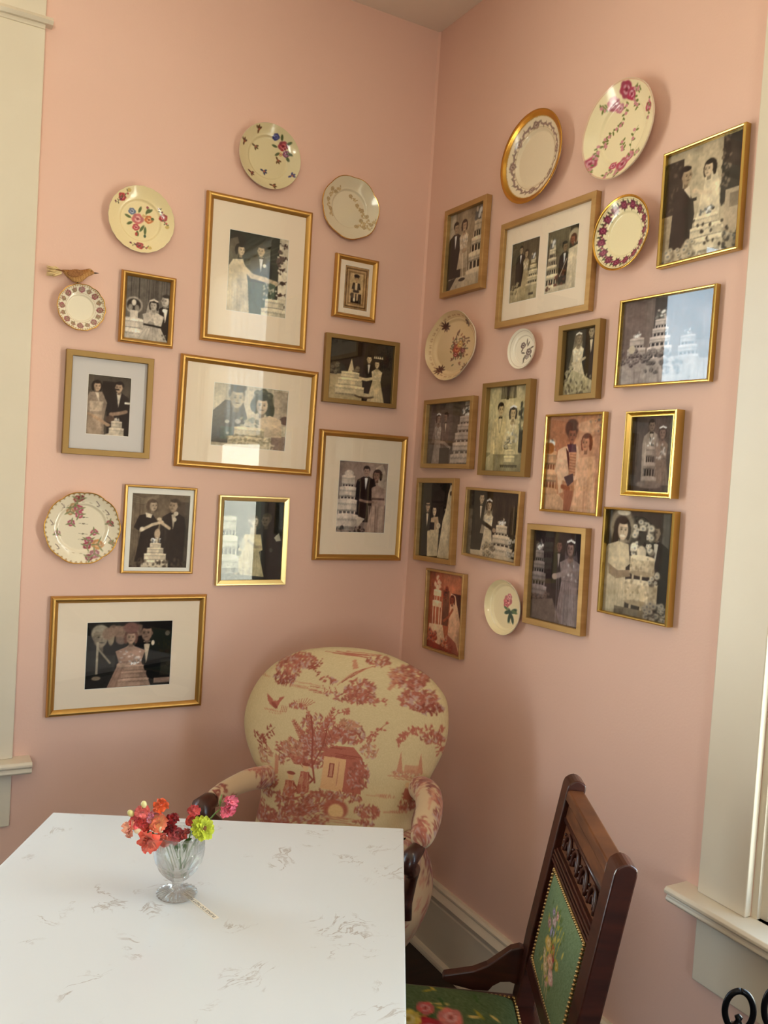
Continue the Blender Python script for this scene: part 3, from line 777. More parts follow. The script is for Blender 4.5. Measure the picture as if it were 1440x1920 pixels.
def pic_g8(cv):
    cv.re(0, 0, 100, 100, (186, 134, 104)); cv.re(0, 0, 40, 50, (170, 118, 92), .7); flowers(cv, 74, 2, 98, 18, 16, (206, 158, 124), (130, 80, 60), 4)
    cake(cv, 8, 26, 92, 34, 3, (206, 164, 132), gap=.3, dark=(140, 90, 66), seed=5, shrink=.5); cv.el(6, 34, 9, 6, (170, 110, 60)); cv.po([(0, 84), (28, 82), (50, 96), (48, 100), (0, 100)], (216, 176, 144))
    cv.el(77, 40, 26, 28, (206, 160, 134), a=.75)
    cv.el(45, 13, 12, 9.5, (92, 50, 42)); head(cv, 46, 20, 9.6, (150, 96, 76), (88, 46, 38), 'm', .2)
    cv.po([(34, 32), (58, 32), (62, 44), (60, 66), (44, 70), (28, 66), (18, 58), (22, 36)], (214, 178, 152)); cv.po([(38, 30), (54, 30), (56, 38), (50, 40), (42, 38)], (90, 56, 66)); cv.po([(36, 33), (42, 38), (48, 58), (44, 58)], (96, 56, 50))
    cv.re(44, 38, 56, 62, (190, 140, 112))
    for y in range(40, 62, 3): cv.li([(45, y), (55, y + 1)], 1, (150, 100, 78), .8)
    cv.po([(36, 64), (52, 60), (54, 68), (44, 74)], (84, 54, 62)); cv.po([(22, 58), (32, 60), (36, 80), (28, 82)], (214, 180, 152)); arm(cv, [(34, 74), (44, 76)], 5, (150, 92, 72), (156, 98, 76)); cv.re(38, 78, 54, 100, (160, 104, 80))
    head(cv, 72, 28, 9, (196, 140, 112), (120, 68, 52), 'f', -.7); cv.po([(60, 44), (88, 42), (92, 54), (88, 62), (96, 100), (50, 100), (60, 66), (58, 54)], (216, 172, 142)); drape(cv, 56, 64, 92, 100, (196, 148, 120), (228, 190, 160), 9, .6); cv.el(74, 12, 20, 6, (222, 182, 154), a=.6)


def pic_g9(cv):
    cv.re(0, 0, 100, 100, (96, 84, 80)); drape(cv, 0, 0, 80, 60, (86, 74, 72), (108, 96, 92), 12); cv.re(84, 0, 100, 50, (116, 112, 104), .6)  # paler patch at right is a glass reflection painted into the print
    man(cv, 42, 12, 8, (158, 144, 134), (140, 122, 112), (58, 50, 50), turn=.1, wid=.85, base=86, shirt=(196, 182, 172)); bride(cv, 68, 22, 8, (140, 122, 112), (132, 112, 104), (80, 68, 66), veil=(110, 98, 94), wid=.85, base=90)
    cake(cv, 42, 30, 90, 36, 3, (156, 142, 134), gap=.45, dark=(60, 52, 50), seed=4, shrink=.35); cv.el(42, 90, 30, 5, (130, 116, 110))


def pic_g10(cv):
    cv.re(0, 0, 100, 100, (62, 54, 48)); cv.re(34, 0, 76, 60, (44, 38, 36)); man(cv, 24, 32, 8, (42, 36, 38), (186, 160, 136), (44, 34, 32), turn=.4, wid=.85, shirt=(216, 202, 182)); cv.li([(18, 31), (32, 31)], 1.2, (30, 26, 26))
    head(cv, 45, 38, 7.4, (206, 186, 162), (46, 32, 34), 'f', -.2); cv.po([(36, 48), (56, 46), (60, 58), (56, 80), (34, 100), (30, 100), (34, 60)], (196, 172, 146)); cv.po([(26, 66), (60, 62), (58, 98), (28, 100)], (214, 200, 172)); cv.re(28, 54, 46, 64, (48, 42, 46)); cv.el(58, 58, 6, 4, (226, 210, 186))
    cv.po([(88, 4), (100, 6), (100, 100), (58, 100), (64, 76), (70, 50), (78, 34), (82, 16)], (222, 208, 182)); cv.el(90, 15, 4, 3, (110, 92, 80)); cv.no(70, 30, 96, 90, [(200, 184, 158), (236, 224, 200)], 20, 2, a=.5, seed=4)


def pic_g11(cv):
    cv.re(0, 0, 100, 100, (60, 52, 46)); drape(cv, 50, 10, 100, 60, (50, 44, 40), (96, 84, 74), 20); cv.li([(88, 20), (88, 60)], 1, (170, 150, 130)); cv.re(0, 30, 10, 100, (150, 136, 118), .6)
    man(cv, 26, 12, 9, (62, 54, 48), (190, 168, 142), (58, 48, 42), turn=.8, wid=.95, base=96, shirt=(214, 200, 180)); bride(cv, 42, 22, 8.6, (220, 206, 182), (196, 174, 150), (70, 56, 48), veil=(206, 192, 170), wid=.85, base=101, flare=1.6)
    arm(cv, [(24, 46), (40, 52), (54, 58)], 6, (60, 52, 48), (186, 160, 136)); cake(cv, 68, 40, 96, 44, 3, (206, 192, 172), gap=.15, dark=(70, 60, 52), seed=3, shrink=.2); flowers(cv, 82, 62, 100, 92, 18, (206, 196, 182), (40, 36, 36), 4); cv.po([(10, 92), (40, 90), (100, 96), (100, 100), (10, 100)], (196, 180, 158)); flowers(cv, 34, 78, 60, 98, 22, (186, 172, 150), (110, 98, 84), 3.4, 6)


def pic_g12(cv):
    cv.re(0, 0, 100, 100, (60, 50, 54)); cv.re(0, 0, 60, 60, (72, 56, 56), .6); man(cv, 52, 16, 6.6, (44, 40, 46), (140, 106, 98), (44, 34, 36), turn=.2, wid=.8, base=64, shirt=(176, 164, 162))
    bride(cv, 74, 18, 8.4, (146, 132, 134), (156, 132, 128), (54, 42, 46), veil=(126, 114, 118), wid=1.25, base=101, flare=1.25, turn=-.5, vdir=1); arm(cv, [(74, 40), (62, 46), (46, 50)], 6, (160, 146, 146), (176, 156, 150))
    cake(cv, 14, 14, 74, 34, 4, (146, 134, 134), gap=.25, dark=(44, 38, 44), seed=3, shrink=.3); flowers(cv, 0, 70, 40, 84, 24, (126, 106, 100), (60, 50, 50), 3); cv.po([(0, 80), (44, 74), (60, 100), (0, 100)], (120, 106, 100)); drape(cv, 50, 50, 96, 100, (116, 104, 108), (166, 152, 154), 12, .5)


def pic_g13(cv):
    cv.re(0, 0, 100, 100, (62, 56, 52)); drape(cv, 40, 0, 100, 40, (50, 46, 42), (80, 74, 66), 10); cv.re(84, 0, 94, 84, (150, 150, 142), .45)
    man(cv, 76, 18, 8, (36, 34, 34), (150, 136, 118), (60, 54, 48), turn=-.8, wid=1.0, base=90, shirt=(206, 200, 186))
    cv.el(24, 16, 19, 18, (176, 164, 144), a=.7); cv.el(24, 17, 12, 12, (46, 38, 34)); cv.el(15, 28, 4.5, 9, (46, 38, 34)); head(cv, 26, 18, 11, (212, 192, 168), (56, 44, 38), 'f', .2); cv.el(26, 24.5, 4, 1.3, (236, 226, 210)); cv.el(26, 2, 10, 3, (222, 210, 190))
    cv.po([(4, 34), (20, 30), (36, 32), (40, 50), (34, 54), (36, 100), (0, 100), (0, 40)], (200, 186, 160)); cv.po([(6, 52), (22, 58), (40, 56), (42, 62), (20, 66), (8, 62)], (150, 132, 112)); drape(cv, 2, 64, 34, 100, (176, 162, 136), (216, 202, 176), 8, .5)
    flowers(cv, 44, 8, 70, 22, 20, (226, 216, 196), (60, 54, 50), 3.6, 2); flowers(cv, 42, 22, 50, 40, 10, (226, 216, 196), (90, 82, 74), 3.2, 3); flowers(cv, 62, 22, 70, 40, 10, (226, 216, 196), (90, 82, 74), 3.2, 4); cv.re(50, 18, 62, 32, (60, 52, 48)); cv.el(56, 38, 7, 6, (206, 192, 170))
    for (y0, y1, w) in ((43, 58, 18), (66, 86, 24)):
        cv.re(58 - w, y0, 58 + w, y1, (206, 190, 162)); cv.el(58, y0, w, 2.4, (226, 212, 186)); cv.el(58, y1, w, 2.6, (170, 154, 130)); cv.no(58 - w, y0, 58 + w, y1, [(228, 214, 188), (150, 134, 112)], 40, 1.8, a=.5, seed=y0); cv.re(58 + w * .5, y0 + 2, 58 + w, y1, (160, 146, 124), .4)
    for x in (44, 56, 70): cv.re(x, 59, x + 3, 66, (190, 176, 152))
    for x in (42, 58, 74): cv.re(x, 88, x + 3.4, 94, (176, 162, 140))
    flowers(cv, 70, 56, 84, 66, 6, (200, 190, 170), (70, 64, 58), 3); cv.re(20, 92, 100, 100, (130, 118, 102)); flowers(cv, 64, 84, 100, 100, 34, (170, 160, 144), (60, 56, 50), 3, 6)


def pic_g14(cv):
    cv.re(0, 0, 100, 100, (186, 110, 82)); cv.re(44, 0, 100, 30, (200, 128, 98)); cv.re(68, 24, 100, 66, (84, 30, 26)); cv.re(0, 0, 20, 100, (150, 76, 54), .6); cv.re(44, 22, 62, 60, (130, 84, 66)); flowers(cv, 46, 18, 56, 30, 6, (176, 70, 50), (120, 50, 36), 3)
    head(cv, 52, 28, 5, (150, 80, 60), (90, 44, 34), 'm'); cv.po([(46, 34), (62, 36), (60, 66), (44, 66)], (120, 78, 62)); cv.po([(66, 24), (78, 26), (90, 50), (102, 78), (100, 104), (60, 96), (64, 50)], (226, 186, 156)); head(cv, 70, 32, 6, (150, 76, 56), (96, 36, 30), 'f', -.6)
    arm(cv, [(72, 44), (62, 54), (50, 60)], 3.4, (170, 96, 70), (170, 96, 70))
    for (y0, y1, w) in ((24, 31, 11), (38, 45, 13)): cv.re(28 - w, y0, 28 + w, y1, (236, 206, 176)); cv.el(28, y0, w, 1.6, (246, 222, 196))
    cv.no(20, 6, 36, 18, [(236, 206, 176), (190, 100, 80)], 24, 3, a=.9, seed=2); cv.el(28, 20, 5, 3.4, (236, 206, 176))
    for x in (20, 26, 34): cv.re(x, 31, x + 1.6, 38, (236, 210, 184))
    for x in (16, 24, 34, 40): cv.re(x, 45, x + 2.2, 68, (240, 212, 186))
    cv.po([(8, 68), (46, 66), (54, 84), (40, 92), (6, 88)], (236, 204, 172)); flowers(cv, 2, 76, 30, 90, 16, (206, 120, 96), (140, 50, 40), 4, 3); flowers(cv, 46, 80, 70, 94, 12, (222, 156, 126), (140, 50, 44), 4, 5); cv.po([(0, 90), (40, 92), (70, 96), (100, 100), (0, 100)], (150, 70, 58)); cv.po([(60, 76), (84, 84), (96, 100), (64, 96)], (170, 92, 80), .8)


# ------------------------------------------------------------------ room shell
XL, YR, ZC = -7.0, -8.4, 3.145      # far side walls, behind and left of the view
W1 = (-2.30, -1.415, .70, 2.76)     # window opening in the left wall: x0,x1,z0,z1
W2 = (-2.62, -1.505, .70, 2.76)     # window opening in the right wall: y0,y1,z0,z1
W3 = (-4.2, -2.6, .70, 2.76)        # shop window in the wall behind


def wall_with_hole(name, axis, pos, a0, a1, hole, th, sign, mt=None):
    m = MB()
    h0, h1, z0, z1 = hole
    for (p0, p1, q0, q1) in ((a0, h0, 0, ZC), (h1, a1, 0, ZC), (h0, h1, 0, z0), (h0, h1, z1, ZC)):
        if axis == 'y': m.box(p0, min(pos, pos + th * sign), q0, p1, max(pos, pos + th * sign), q1)
        else: m.box(min(pos, pos + th * sign), p0, q0, max(pos, pos + th * sign), p1, q1)
    return tag(m.build(name, mt or M_wall), kind='structure')


wall_with_hole('wall_left', 'y', 0, XL, .0, W1, .16, 1)
wall_with_hole('wall_right', 'x', 0, YR, .16, W2, .16, 1)
wall_with_hole('wall_rear', 'y', YR, XL, .16, W3, .16, -1, M_cream)
tag(MB().box(XL - .16, YR - .16, 0, XL, .16, ZC).build('wall_far', M_cream), kind='structure')
tag(MB().box(XL - .16, YR - .16, -.1, .16, .16, 0).build('floor', M_floor), kind='structure')
tag(MB().box(XL - .16, YR - .16, ZC, .16, .16, ZC + .1).build('ceiling', M_ceil), kind='structure')

# baseboards: tall moulded board with a cap and a quarter-round shoe
BP = [(0, 0), (.032, 0), (.032, .008), (.029, .016), (.022, .022), (.017, .024), (.017, .178), (.021, .181), (.021, .187), (.017, .190), (.017, .193), (.024, .200), (.028, .214), (.020, .228), (.016, .234), (.019, .238), (.019, .244), (.012, .250), (0, .250)]
tag(MB().prism([(-d, z) for d, z in BP], 'x', XL, 0).build('baseboard_left', M_trim), kind='structure')
b = MB(); b.prism([(-d, z) for d, z in BP], 'y', YR, 0)
tag(b.build('baseboard_right', M_trim), kind='structure')
# lengthwise caulk line in the corner
tag(MB().prism([(0, 0), (-.007, 0), (0, -.007)], 'z', .25, ZC).build('trim_1', mat('corner_caulk', (228, 184, 166), .45)), kind='structure')


def window(name, M, w, z0, z1, cas=.125, label=None):
    """local frame: x across (0..w opening), -y into the room, z up"""
    root = empty(name, kind='structure')
    root.matrix_world = M
    # side and head casings
    m = MB()
    for a, c in ((-cas, 0), (w, w + cas)):
        m.box(a, -.02, z0 + .0, c, 0, z1 + .0)
    m.build('casing', M_trim, root, bevel=.003)
    m = MB()
    m.box(-cas, -.02, z1, w + cas, 0, z1 + .21)
    m.build('head_casing', M_trim, root, bevel=.003)
    m = MB()
    m.prism([(0, z1 + .012), (-.030, z1 + .012), (-.038, z1 + .020), (-.030, z1 + .028), (-.024, z1 + .034), (0, z1 + .034)], 'x', -cas - .018, w + cas + .018)
    m.prism([(0, z1 + .21), (-.03, z1 + .21), (-.055, z1 + .24), (-.055, z1 + .25), (0, z1 + .25)], 'x', -cas - .04, w + cas + .04)
    m.build('crown_bead', M_trim, root)
    # sill (stool) with a rounded double nose and the apron below
    m = MB()
    prof = [(.10, z0 - .0), (-.066, z0 - .0), (-.072, z0 - .006), (-.072, z0 - .013), (-.064, z0 - .017), (-.060, z0 - .020), (-.064, z0 - .024), (-.066, z0 - .030), (-.060, z0 - .036), (.10, z0 - .036)]
    m.prism(prof, 'x', -cas - .048, w + cas + .048)
    m.build('sill', M_trim, root, bevel=.002)
    MB().box(-cas + .0, -.016, z0 - .20, w + cas - .0, 0, z0 - .036).build('apron', M_trim, root, bevel=.003)
    # jambs and stops
    m = MB()
    for s in (0, 1):
        x = 0 if s == 0 else w
        d = 1 if s == 0 else -1
        m.box(min(x, x + d * .014), .0, z0, max(x, x + d * .014), .14, z1)
        m.box(min(x + d * .014, x + d * .03), .012, z0, max(x + d * .014, x + d * .03), .03, z1)
    m.box(0, 0, z1 - .014, w, .14, z1)
    m.build('jamb', M_trim, root)
    # two sashes
    zm = (z0 + z1) / 2
    for k, (a, c, y) in enumerate(((z0, zm + .02, .045), (zm - .02, z1 - .014, .085))):
        m = MB()
        for (x0, x1, q0, q1) in ((.014, .064, a, c), (w - .064, w - .014, a, c), (.064, w - .064, a, a + .05), (.064, w - .064, c - .04, c)):
            m.box(x0, y, q0, x1, y + .035, q1)
        s = m.build('sash', M_trim, root, bevel=.003)
        MB().box(.062, y + .014, a + .048, w - .062, y + .018, c - .038).build('window_pane', M_winglass, s)
    return root


M_winglass = glass_pane_mat('window_glass', 1.0, (244, 250, 248), 1.45, .0)
window('window_1', Matrix.Translation((W1[0], 0, 0)), W1[1] - W1[0], W1[2], W1[3])
window('window_2', Matrix.Translation((0, W2[1], 0)) @ Matrix.Rotation(-PI / 2, 4, 'Z'), W2[1] - W2[0], W2[2], W2[3])
window('window_3', Matrix.Translation((W3[1], YR, 0)) @ Matrix.Rotation(PI, 4, 'Z'), W3[1] - W3[0], W3[2], W3[3])

cu = empty('sheer_curtain', 'white sheer curtain gathered across the upper half of the right window', 'curtain', (.03, (W2[0] + W2[1]) / 2, 1.72))
yy = np.linspace(-(W2[1] - W2[0]) / 2 + .035, (W2[1] - W2[0]) / 2 - .035, 240)
zz = np.linspace(0, 1.01, 14)
Y_, Z_ = np.meshgrid(yy, zz)
X_ = .012 * np.sin(Y_ * 62 + .5 * np.sin(Y_ * 9)) * (1.15 - .35 * Z_) - .002
mesh_arr('voile', np.stack([X_, Y_, Z_], -1).reshape(-1, 3), grid_faces(14, 240), M_sheer, cu)
MB().tube([(0, -(W2[1] - W2[0]) / 2 + .015, 1.0), (0, (W2[1] - W2[0]) / 2 - .015, 1.0)], .006, 10).build('rod', M_brass, cu, smooth=True)


# ------------------------------------------------------------------ picture frames
PROF = {
    'dome': [(0, .0), (0, .55), (.10, .82), (.25, .97), (.42, 1.0), (.60, .90), (.78, .68), (1, .52), (1, .3)],
    'flat': [(0, .0), (0, .96), (.06, 1.0), (.92, 1.0), (1, .94), (1, .3)],
    'thin': [(0, .0), (0, .84), (.2, .96), (.5, 1.0), (.8, .96), (1, .84), (1, .4)],
    'bevel': [(0, .0), (0, .9), (.08, 1.0), (.3, .98), (.95, .72), (1, .66), (1, .3)],
    'deep': [(0, .0), (0, .93), (.10, 1.0), (.24, 1.0), (.30, .93), (.72, .72), (.78, .76), (.95, .76), (1, .66), (1, .3)],
}
OPEN = {}


def build_frame(spec):
    key, side, D, u, v, w, h, tilt, (ox, oz, ow, oh), prints, style, mt, matm, pics, tone, label, nm, extra = spec
    loc = (u, 0, v) if side == 'L' else (0, -u, v)
    rz = 0 if side == 'L' else -PI / 2
    yaw = extra.get('yaw', 0)
    root = empty(nm, label, 'picture frame', loc, (extra.get('pitch', 0), -rad(tilt), rz + rad(yaw)), group=('gold picture frames on the left wall' if side == 'L' else 'gold picture frames on the right wall'))
    if yaw:
        root.location = (loc[0] - abs(math.sin(rad(yaw))) * w / 2, loc[1], loc[2])
    bx = (w - ow) / 2; bz = (h - oh) / 2
    # moulding: four mitred sides
    V = []; F = []
    prof = PROF[style]
    n = len(prof)
    for s in range(4):
        base = len(V)
        for (t, d) in prof:
            ix, iz = t * bx, t * bz
            X, Z = w / 2 - ix, h / 2 - iz
            c = [(-X, Z), (X, Z), (X, -Z), (-X, -Z)]
            a, b_ = c[s], c[(s + 1) % 4]
            V += [(a[0], -max(D * d, .001), a[1]), (b_[0], -max(D * d, .001), b_[1])]
        for i in range(n - 1):
            F.append((base + 2 * i, base + 2 * i + 2, base + 2 * i + 3, base + 2 * i + 1))
    mesh_arr('moulding', V, F, mt, root, smooth=(style in ('dome',)))
    yb = -(D * .3)
    MB().box(-w / 2 + .003, -.0005, -h / 2 + .003, w / 2 - .003, yb + .003, h / 2 - .003).build('backing_board', M_back, root)
    yp = yb - .0005
    gl = D * .52 if style != 'deep' else D * .66
    if style == 'flat': gl = D * .5
    if prints:
        # mount board with real cut openings, bevelled edge in white
        holes = prints
        m = MB()
        X0, X1, Z0, Z1 = -ow / 2 + ox - .002, ow / 2 + ox + .002, -oh / 2 + oz - .002, oh / 2 + oz + .002
        hs = sorted(holes, key=lambda q: q[0])
        xs = [X0]
        for hx, hz, hw, hh in hs:
            a, b_ = hx - hw / 2, hx + hw / 2
            m.box(xs[-1], yp - .0022, Z0, a, yp - .0005, Z1)
            m.box(a, yp - .0022, Z0, b_, yp - .0005, hz - hh / 2)
            m.box(a, yp - .0022, hz + hh / 2, b_, yp - .0005, Z1)
            xs.append(b_)
        m.box(xs[-1], yp - .0022, Z0, X1, yp - .0005, Z1)
        mo = m.build('mount', matm, root)
        mb = MB()
        for hx, hz, hw, hh in hs:
            a, b_, c, d_ = hx - hw / 2, hx + hw / 2, hz - hh / 2, hz + hh / 2
            e = .0012
            for q in ((a, c, a + e, d_), (b_ - e, c, b_, d_), (a, c, b_, c + e), (a, d_ - e, b_, d_)):
                mb.box(q[0], yp - .0018, q[1], q[2], yp - .0004, q[3])
        mb.build('mount_bevel', M_bevel, root)
        areas = hs
    else:
        areas = [(ox, oz, ow + .003, oh + .003)]
    for (hx, hz, hw, hh), pic in zip(areas, pics):
        px = extra.get('px', .0017)
        nx = max(40, int(hw / px)); nz = max(40, int(hh / px))
        cv = Cv((nx + 1) * 2, (nz + 1) * 2, 120)
        cv.asp = hh / hw
        pic(cv)
        cv.photo(len(label))
        cv.grain(3.0, len(V) + nx)
        a = cv.half()
        if tone:
            g = a.copy()
            a = g * (1 - tone[3]) + (g.mean(-1, keepdims=True) * np.array(tone[:3])) * tone[3]
        a = np.clip((a - 24) * 1.14, 6, 248)      # the prints have deep blacks
        jj, ii = np.mgrid[0:a.shape[0], 0:a.shape[1]]
        VX = hx - hw / 2 + ii / (a.shape[1] - 1) * hw
        VZ = hz + hh / 2 - jj / (a.shape[0] - 1) * hh
        VV = np.stack([VX, np.full_like(VX, yp - .0002), VZ], -1).reshape(-1, 3)
        mesh_arr('photograph', VV, grid_faces(a.shape[0], a.shape[1])[:, ::-1], M_photo, root, colors=a.reshape(-1, 3), smooth=False)
    m = MB()
    m.poly([(ox - ow / 2 - .001, -gl, oz - oh / 2 - .001), (ox + ow / 2 + .001, -gl, oz - oh / 2 - .001), (ox + ow / 2 + .001, -gl, oz + oh / 2 + .001), (ox - ow / 2 - .001, -gl, oz + oh / 2 + .001)], [(0, 1, 2, 3)])
    m.build('glass', M_glass, root)
    return root


SP = (1.0, .95, .86, 0)
FR = [
 ('f1','L',0.02,-0.9681,2.0343,0.1629,0.2125,-0.16,(-0.0005,0.0007,0.1293,0.1822),[],'dome',M_gold,None,[pic_f1],(1.06,1.0,.93,.9),'small domed gold frame beside the bird plate: bride and heart-topped cake','picture_frame',{}),
 ('f2','L',0.02,-0.6256,2.1964,0.3565,0.4582,0.37,(0,-.0006,0.3124,0.4162),[(0.0008,0.0002,0.2012,0.2528)],'dome',M_gold,M_mat,[pic_f2],None,'tallest gold frame on left wall, wide cream mount, couple reaching toward a cake','picture_frame',{}),
 ('f3','L',0.02,-0.2748,2.2085,0.1630,0.2107,-0.30,(0.0007,-0.0013,0.1220,0.1763),[(0.0030,0.0005,0.0930,0.1458)],'dome',M_gold,M_mat,[pic_f3],None,'small gold frame under the lobed plate, sepia picture of a standing child','picture_frame',{}),
 ('f4','L',0.02,-0.2346,1.9318,0.2830,0.2293,0.26,(0.0027,-0.0007,0.2450,0.2000),[],'flat',M_goldmatt,None,[pic_f4],(1.08,1.0,.84,.4),'landscape dull gold frame near the corner, yellowed print of a crowned bride','picture_frame',{}),
 ('f5','L',0.022,-1.0689,1.7375,0.2514,0.3015,-0.04,(0.0010,-0.0002,0.2163,0.2672),[(0.0014,-0.0009,0.1252,0.1766)],'flat',M_goldmatt,M_matgrey,[pic_f5],None,'flat matt gold frame with pale grey mount, below the bird plate','picture_frame',{}),
 ('f6','L',0.02,-0.6289,1.7404,0.4648,0.3481,-0.73,(-0.0012,-0.0008,0.4199,0.3069),[(0.0050,0.0002,0.2529,0.1988)],'dome',M_gold,M_mat,[pic_f6],None,'wide domed gold frame in the middle of the left wall, couple leaning over cake','picture_frame',{}),
 ('f7','L',0.02,-0.2036,1.5025,0.3438,0.4436,-0.02,(0.0010,0.0003,0.2974,0.4020),[(0.0044,-0.0016,0.1910,0.2464)],'dome',M_gold,M_mat,[pic_f7],None,'large upright gold frame with cream mount beside the corner, tall white cake','picture_frame',{}),
 ('f8','L',0.016,-0.8982,1.3703,0.2223,0.2698,-0.44,(0.0019,-0.0006,0.2049,0.2547),[(0.0024,-0.0034,0.1804,0.2284)],'thin',M_gold,M_bevel,[pic_f8],None,'thin gold frame right of the ornate rose plate, woman in dark dress','picture_frame',{}),
 ('f9','L',0.016,-0.5920,1.3425,0.2401,0.2904,0.39,(0.0025,0.0003,0.2062,0.2563),[],'bevel',M_brasspale,None,[pic_f9],None,'bright pale gold frame with dark greenish print of bride in short white dress','picture_frame',{}),
 ('f10','L',0.02,-0.9704,0.9892,0.4683,0.3578,0.08,(-0.0006,-0.0008,0.4245,0.3174),[(0.0007,-0.0026,0.2579,0.2033)],'dome',M_gold,M_mat,[pic_f10],None,'lowest frame on the left wall, wide gold with cream mount and dark print','picture_frame',{}),
 ('g1','R',0.022,0.2623,2.3401,0.2419,0.2924,-0.12,(-0.0048,0.0021,0.2053,0.2574),[],'flat',M_goldwood,None,[pic_g1],None,'upright pale gold frame on the right wall, highest of those beside the corner','picture_frame',{}),
 ('g2','R',0.02,0.6773,2.2116,0.4181,0.3165,-0.03,(-0.0032,0.0022,0.3813,0.2795),[(-0.0947,0.0012,0.1310,0.1787),(0.0720,0.0032,0.1310,0.1757)],'flat',M_goldwood,M_mat,[pic_g2a,pic_g2b],None,'wide pale gold frame whose cream mount holds two photographs side by side','picture_frame',{}),
 ('g3','R',0.02,1.2314,2.2614,0.2344,0.2753,0.56,(-0.0027,0.0012,0.2196,0.2599),[],'thin',M_brass,None,[pic_g3],None,'thin shiny brass frame, highest picture at the right end of the right wall','picture_frame',{}),
 ('g4','R',0.018,1.1542,1.9492,0.2895,0.2196,-0.16,(-0.0036,0.0004,0.2743,0.2064),[],'thin',M_brass,None,[pic_g4],None,'landscape shiny brass frame whose glass mirrors blue daylight','picture_frame',{'yaw':2.2}),
 ('g5','R',0.022,0.8570,1.9211,0.1645,0.2085,0.48,(-0.0042,0.0018,0.1272,0.1770),[],'flat',M_goldmatt,None,[pic_g5],(1.05,1.0,.88,.4),'small olive gold frame right of the tiny white plate, bride beside dark suit','picture_frame',{}),
 ('g6','R',0.022,0.2351,1.7346,0.2975,0.2341,0.54,(-0.0052,0.0023,0.2629,0.2032),[],'flat',M_goldwood,None,[pic_g6],None,'landscape gold frame directly beneath the wavy-edged cream platter','picture_frame',{}),
 ('g7','R',0.024,0.5513,1.7444,0.2372,0.2853,0.13,(0.0005,0.0010,0.1941,0.2550),[],'flat',M_goldmatt,None,[pic_g7],None,'upright dull gold frame with greenish print of groom in white jacket and bow tie','picture_frame',{}),
 ('g8','R',0.02,0.8571,1.6453,0.2322,0.2729,0.26,(-0.0033,-0.0003,0.2185,0.2584),[],'thin',M_brass,None,[pic_g8],None,'thin gold frame with faded pinkish colour print of couple, groom in ruffled shirt','picture_frame',{}),
 ('g9','R',0.03,1.1438,1.6732,0.1621,0.2093,0.23,(0.0010,-0.0002,0.1310,0.1812),[],'deep',M_brass,None,[pic_g9],None,'small deep stepped brass frame near the right window casing, holding a dim grey couple print','picture_frame',{}),
 ('g10','R',0.022,0.1935,1.4407,0.2371,0.2854,1.82,(-0.0047,0.0024,0.2097,0.2523),[],'flat',M_goldwood,None,[pic_g10],None,'narrow-looking upright gold frame nearest the corner, man in glasses and dark-haired bride','picture_frame',{}),
 ('g11','R',0.02,0.5115,1.4508,0.2798,0.2193,-0.38,(-0.0026,0.0002,0.2645,0.2030),[],'flat',M_goldwood,None,[pic_g11],None,'landscape gold frame above the pink rose plate, veiled bride in the middle','picture_frame',{}),
 ('g12','R',0.022,0.8225,1.3295,0.2447,0.2863,1.36,(0.0005,0.0023,0.2105,0.2517),[],'flat',M_goldwood,None,[pic_g12],None,'upright gold frame right of the pink rose plate, purplish print of long-haired bride','picture_frame',{}),
 ('g13','R',0.024,1.1191,1.4019,0.2336,0.2725,0.57,(-0.0038,-0.0014,0.2192,0.2588),[],'thin',M_brass,None,[pic_g13],None,'shiny brass frame, lowest at the right end, smiling bride with flower-topped cake','picture_frame',{}),
 ('g14','R',0.02,0.2824,1.1412,0.2260,0.2738,1.74,(-0.0053,-0.0024,0.2112,0.2588),[],'flat',M_goldwood,None,[pic_g14],None,'lowest frame on the right wall, with reddish colour print of pillared white cake and bride','picture_frame',{}),
]
for s in FR: build_frame(s)


# ------------------------------------------------------------------ china plates
def rose(cv, x, y, r, c=(196, 84, 96), c2=(232, 160, 160), seed=1):
    rg = random.Random(seed)
    cv.el(x, y, r, r * .92, c)
    for i in range(7):
        t = i / 7 * 2 * PI + rg.random()
        cv.el(x + math.cos(t) * r * .75, y + math.sin(t) * r * .7, r * .42, r * .36, c if i % 2 else np.array(c) * .8 + 20, soft=.3)
    for i in range(5):
        t = i / 5 * 2 * PI + rg.random()
        cv.el(x + math.cos(t) * r * .45, y + math.sin(t) * r * .4, r * .3, r * .16, c2, rot=math.degrees(t) + 90, a=.8, soft=.4)
    cv.el(x, y, r * .25, r * .2, np.array(c) * .7, a=.9, soft=.4)


def leaf(cv, x, y, l, w, ang, c=(96, 112, 62)):
    cv.el(x + math.cos(rad(ang)) * l * .5, y + math.sin(rad(ang)) * l * .5, l * .5, w * .5, c, rot=ang, soft=.25)


def sprig(cv, x, y, ang, L, n=6, c=(106, 118, 66), fl=None, seed=1, lw=.5, lf=3.4):
    rg = random.Random(seed)
    dx, dy = math.cos(rad(ang)), math.sin(rad(ang))
    pts = [(x + dx * L * t + math.sin(t * 5 + seed) * L * .07 * dy, y + dy * L * t - math.sin(t * 5 + seed) * L * .07 * dx) for t in np.linspace(0, 1, 7)]
    cv.li(pts, lw, c, .8)
    for i in range(n):
        t = (i + .5) / n
        p = pts[int(t * 6)]
        leaf(cv, p[0], p[1], lf * rg.uniform(.7, 1.2), lf * .5, ang + (60 if i % 2 else -60) + rg.uniform(-15, 15), c)
        if fl is not None and i % 2: cv.el(p[0] + rg.uniform(-2, 2), p[1] + rg.uniform(-2, 2), lf * .45, lf * .4, fl)


def pol(a, r): return 50 + r * math.cos(rad(a)), 50 + r * math.sin(rad(a))


GOLDC = (186, 140, 66)


